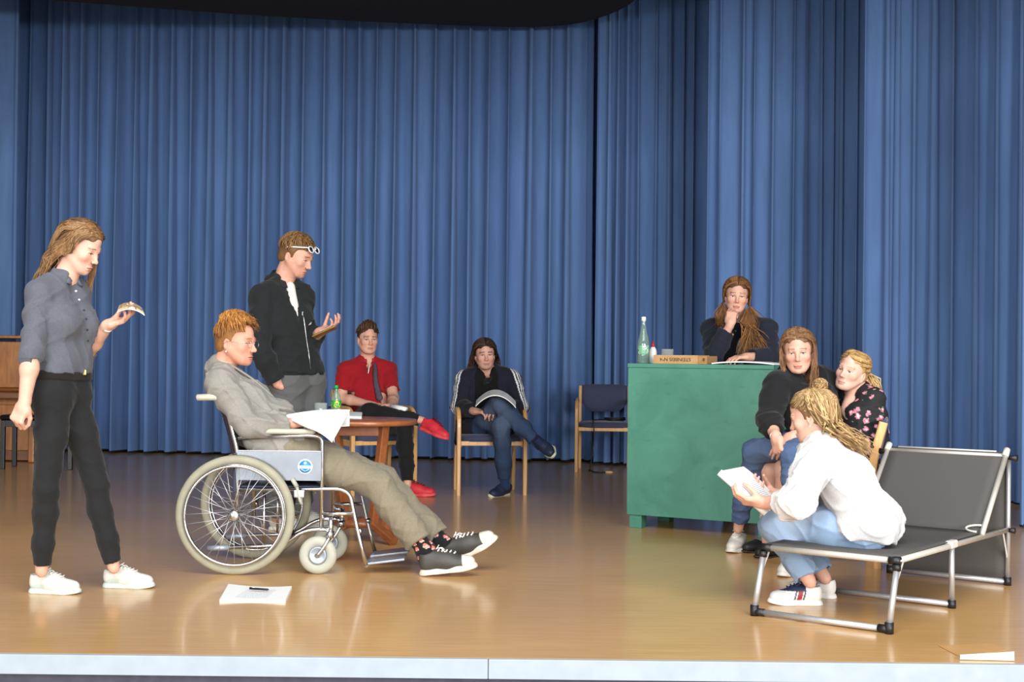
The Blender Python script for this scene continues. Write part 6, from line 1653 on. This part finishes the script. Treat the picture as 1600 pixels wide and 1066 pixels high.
# ================================================================ the woman in the black hoodie on her lap
def woman_black():
    J = dict(shR=P(1215, 601, 7.40), shL=P(1289, 597, 7.62), nk=P(1254, 586, 7.54), elR=P(1201, 655, 7.28), wrR=P(1212, 682, 7.10), elL=P(1284, 664, 7.48), wrL=P(1240, 681, 7.22),
             hpR=P(1270, 690, 7.42), hpL=P(1294, 688, 7.52), knR=P(1178, 706, 7.58), anR=P(1153, 827, 7.79), knL=P(1238, 710, 7.08), anL=P(1243, 838, 7.06), ch=P(1258, 632, 7.50))
    m = Man(J, .95, 'f', (214, 164, 142), 1.0, 1.0)
    root = person(P(1250, 860, 7.5), 'woman in black hoodie and blue jeans sitting on the floral woman’s lap')
    m.head(P(1247, 549, 7.42), (-.24, -.96, -.12), -.05, .99, .05, h=.0037, brow=(100, 72, 50), lips=(200, 112, 104), smile=1, eye=(92, 112, 124))
    m.hand('R', (.12, -.35, -.92), (.85, .4, -.1), curls=[(.9, 1.0, .6)] * 4, thumb=(.8, -.1, .5), tc=.2, sc=.97, bare=1.6)
    m.hand('L', (-.72, -.4, -.56), (.25, .75, -.5), curls=[(.3, .4, .3), (.35, .45, .3), (.4, .5, .3), (.5, .5, .3)], thumb=(.85, .3, .3), tc=.2, sc=.97, bare=1.6)
    m.body(root)
    S = Sdf(); m.torso(S, .022, belly=.0); below(S, J['pel'] + m.hup * -.02, m.hup)
    for sd in 'RL':
        p = m.arm(S, sd, .024, 0, 1.72); d = J['wr' + sd] - J['el' + sd]; S.cut(p, d, .1, .1); S.cut(p - nrm(d) * .02, d, .033, .1)
    S.cut(J['nk'] + m.up * .03 + m.fwd * .02, m.up + m.fwd * .4, .05, .2, .01)
    S.cone(J['nk'] - m.fwd * .055 - m.left * .075 + m.up * .035, J['nk'] - m.fwd * .06 + m.left * .085 + m.up * .04, .04, .042, .03)
    garment('hoodie', S, root, (25, 25, 27), .0058, .009, 42, 91, direction=(.3, 0, .9), squash=.8)
    S = Sdf(); m.torso(S, .012, high=False); above(S, J['pel'] + m.hup * .06, m.hup)
    for sd in 'RL':
        p = m.leg_(S, sd, .010, 0, 1.9); d = J['an' + sd] - J['kn' + sd]; S.cut(p, d, .1, .12)
    def jf(v, c):
        for sd in 'RL':
            for q, r in ((lerp(J['hp' + sd], J['kn' + sd], .75), .12), (lerp(J['kn' + sd], J['an' + sd], .3), .07)):
                w = np.exp(-(np.linalg.norm(v - q, axis=1) / r) ** 2)[:, None] * .45; c = c * (1 - w) + lin(118, 138, 170) * w
        return c
    garment('jeans', S, root, (74, 92, 126), .0058, .006, 60, 92, 'denim', jf)
    shoe(root, G(1160, 856.5), (-.42, -.90, 0), L=.262, upper=(214, 208, 198), sole=(216, 212, 204), lace=(238, 236, 228)); shoe(root, V(J['anL'][0] + .02, J['anL'][1] + .05, 0), (-.5, -.86, 0), L=.255, upper=(214, 208, 198), sole=(216, 212, 204), lace=(238, 236, 228), h=.006)
    band('bracelet', lerp(J['wrR'], J['elR'], .02), J['wrR'] - J['elR'], .027, .012, .003, M['pearl'], root)
    c1, c2 = (98, 68, 46), (164, 120, 82)
    parts = [cap(m, (118, 86, 60), .010, .0045, low=.012)]
    def f(rng, i):
        sg = rng.choice([-1, 1]); x = rng.uniform(0, 1) ** 1.4; az = 70 + 108 * x
        p = parted(m, x, sg, rng, .011)
        fx = .035 if abs(az) < 85 else .0 - .08 * (abs(az) - 85) / 100
        out = .084 if abs(az) < 140 else .05
        z1 = -.20 - rng.uniform(0, .04)
        p += [m.hq(fx + rng.normal() * .01, sg * (out + rng.normal() * .006), -.06), m.hq(fx + .012 + rng.normal() * .01, sg * (out - .004 + rng.normal() * .01), -.13), m.hq(fx + .035 + rng.normal() * .012, sg * (out - .016 + rng.normal() * .014), z1)]
        return p
    parts.append(locks(strands(m, 843, 93, f, 2), 0.0051, c1, c2, 15, m)); hair_obj(root, parts)
woman_black()

# ================================================================ the woman in white on the camp bed
def woman_white():
    J = dict(hpL=P(1350, 828, 5.99), hpR=P(1362, 820, 6.17), knL=P(1213, 823, 6.20), knR=P(1228, 816, 6.42), anL=P(1266, 910, 6.08), anR=P(1289, 904, 6.27), nk=P(1290, 692, 6.09),
             shL=P(1275, 716, 5.95), shR=P(1278, 706, 6.25), ch=P(1318, 742, 6.10), elL=P(1248, 784, 5.82), wrL=P(1192, 786, 5.97), elR=P(1262, 772, 6.36), wrR=P(1214, 774, 6.22))
    m = Man(J, .98, 'f', (218, 168, 146), 1.0, 1.02)
    root = person(G(1300, 945), 'blonde woman in white blouse sitting on the camp bed, reading a script')
    m.head(P(1269, 650, 6.08), (-.84, .47, -.27), 0, .94, .048, brow=(130, 96, 60), lips=(204, 116, 108), lid=.0045, smile=1)
    m.hand('L', (-.95, .05, .12), (.05, .45, .88), curls=[(.4, .7, .5), (.45, .75, .5), (.5, .8, .5), (.55, .8, .5)], thumb=(.8, .1, .75), tc=.2, sc=.95, bare=1.2)
    m.hand('R', (-.85, -.35, .25), (.1, -.2, .95), curls=[(.4, .7, .5)] * 4, thumb=(.8, .1, .75), tc=.2, sc=.95, bare=1.2)
    m.body(root, arm_t=(1.3, 1.3))
    S = Sdf(); m.torso(S, .024, bust=False)
    for sd in 'RL':
        p = m.arm(S, sd, .028, 0, 1.38); d = J['wr' + sd] - J['el' + sd]; S.cut(p, d, .1, .1)
        S.cone(p - nrm(d) * .012, p - nrm(d) * .03, .058, .06, .006); S.cut(p - nrm(d) * .014, d, .042, .1)
    S.cone(lerp(J['ch'], J['pel'], .4) + m.fwd * .03, lerp(J['ch'], J['pel'], .85) + m.fwd * .05, .10, .09, .04)
    # shirt tail over the hips
    S.cone(P(1366, 800, 6.0), P(1376, 828, 6.0), .085, .08, .03); S.cone(P(1372, 800, 6.18), P(1381, 824, 6.18), .085, .078, .03); S.cone(P(1352, 805, 5.98), P(1355, 832, 5.96), .085, .075, .03)
    below(S, P(1365, 842, 6.05), (.08, 0, 1)); S.cut(P(1326, 820, 6.0), V(-1, 0, -.25), .3, .3, .004) if False else None
    S.cut(J['nk'] + m.up * .04, m.up + m.fwd * .2, .052, .2, .01)
    wt = garment('blouse', S, root, (208, 206, 205), .0056, .012, 42, 101, direction=(.6, .1, .7), squash=.8)
    S = Sdf(); m.torso(S, .010, high=False); above(S, J['pel'] + m.hup * .06, m.hup)
    for sd in 'RL':
        p = m.leg_(S, sd, .014, 0, 1.9); d = J['an' + sd] - J['kn' + sd]; S.cone(p - nrm(d) * .012, p - nrm(d) * .045, .060, .062, .008); S.cut(p, d, .1, .12); S.cut(p - nrm(d) * .015, d, .046, .1)
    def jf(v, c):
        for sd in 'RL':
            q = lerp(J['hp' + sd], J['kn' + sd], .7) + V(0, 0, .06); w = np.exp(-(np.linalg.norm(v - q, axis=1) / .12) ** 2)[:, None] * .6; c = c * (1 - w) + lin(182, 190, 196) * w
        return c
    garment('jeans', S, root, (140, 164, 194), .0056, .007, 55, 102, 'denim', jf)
    def cf(v, c):
        s_ = (v[:, 0] > .10) & (v[:, 0] < .155); a = v[:, 0] + .25 * v[:, 2]
        st = (v[:, 2] > .028) & (v[:, 2] < .075) & (np.abs(v[:, 1]) > .012)
        c[st & (np.abs(a - .13) < .026)] = lin(36, 44, 78); c[st & (np.abs(a - .13) < .018)] = lin(226, 222, 216); c[st & (np.abs(a - .13) < .012)] = lin(150, 44, 54)
        c[(v[:, 2] > .07) & (v[:, 0] > .09)] = lin(40, 48, 80); return c
    shoe(root, G(1286, 945.5), (-1, .06, 0), L=.25, upper=(222, 220, 216), sole=(224, 222, 218), lace=(44, 52, 86), colf=cf, h=.0038)
    shoe(root, G(1307, 936), (-.80, .60, 0), L=.25, upper=(222, 220, 216), sole=(224, 222, 218), lace=(44, 52, 86), colf=cf)
    c1, c2 = (138, 104, 66), (212, 178, 126)
    parts = [cap(m, (124, 94, 62), .009, .0045, low=.0)]
    bun = m.hq(-.075, 0, .115)
    def f(rng, i):           # drawn up to the bun
        az = rng.choice([-1, 1]) * rng.choice([rng.uniform(8, 130), rng.uniform(42, 98)]); e = (25 if abs(az) < 50 else (8 if abs(az) < 78 else -8)) + 34 * rng.uniform(0, 1) ** 1.6; s0 = skull(m, az, e, .012)
        return [s0, skull(m, lerp(az, 178 * np.sign(az), .25), lerp(e, 60, .4), .016), lerp(skull(m, 170 * np.sign(az), 66, .014), bun, .4), bun + jit(rng, .012)]
    parts.append(locks(strands(m, 447, 103, f, 2), 0.0047, (112, 84, 56), (196, 160, 110), 16, m))
    def f2(rng, i):
        a0 = rng.uniform(0, 6.28); n_ = nrm(rng.normal(size=3)); u = nrm(np.cross(n_, rng.normal(size=3))); w = np.cross(n_, u); r = rng.uniform(.016, .034)
        return [bun + m.hA[2] * .012 + (u * math.cos(a0 + k) + w * math.sin(a0 + k)) * r for k in (0, .9, 1.8, 2.7, 3.6)]
    parts.append(locks(strands(m, 237, 104, f2, 2), 0.0041, c1, c2, 17, m, taper=.6))
    def f3(rng, i):          # the rest hangs down her back
        sg = rng.choice([-1, 1], p=[.4, .6]); az = sg * rng.uniform(92, 178); e = rng.uniform(5, 62)
        e2 = P(1340 + rng.normal() * 9, 708 + rng.normal() * 8, 6.08 + rng.normal() * .05); t1 = P(1302 + rng.normal() * 7, 672 + rng.normal() * 6, 6.07 + rng.normal() * .05)
        return [skull(m, az, e, .012), skull(m, az, e * .4 - 8, .022), m.hq(-.085 + rng.normal() * .014, sg * (.055 + rng.normal() * .015), -.055), t1 + jit(rng, .008), lerp(t1, e2, .55) + V(.012, 0, .016) + jit(rng, .010), e2 + V(.01, 0, .02)]
    parts.append(locks(strands(m, 685, 105, f3, 2), 0.0053, c1, c2, 18, m)); hair_obj(root, parts)
    MB().lathe([(0, 0), (.004, .002), (.004, .005), (0, .007)], m.hq(-.004, .084, -.046), 10, (-.3, -1, 0)).build('earring', M['pearl'], root, world_verts=True)
    # the script in her hands: a thick folded pad
    paper('script_in_hand', [P(1197, 803, 5.98), P(1216, 789, 6.18), P(1160, 731, 6.22), P(1124, 738, 6.02)], 'white script held by the blonde woman in the white blouse', 'papers', thick=.008, curl=.0, sag=.012)
    a, b = P(1124, 738, 6.015), P(1197, 802, 5.975)
    rl = MB().tube([a, b], .016, 12).build('rolled_page', M['paper'], bpy.data.objects['script_in_hand'])
    rl.matrix_parent_inverse = bpy.data.objects['script_in_hand'].matrix_basis.inverted()
woman_white()
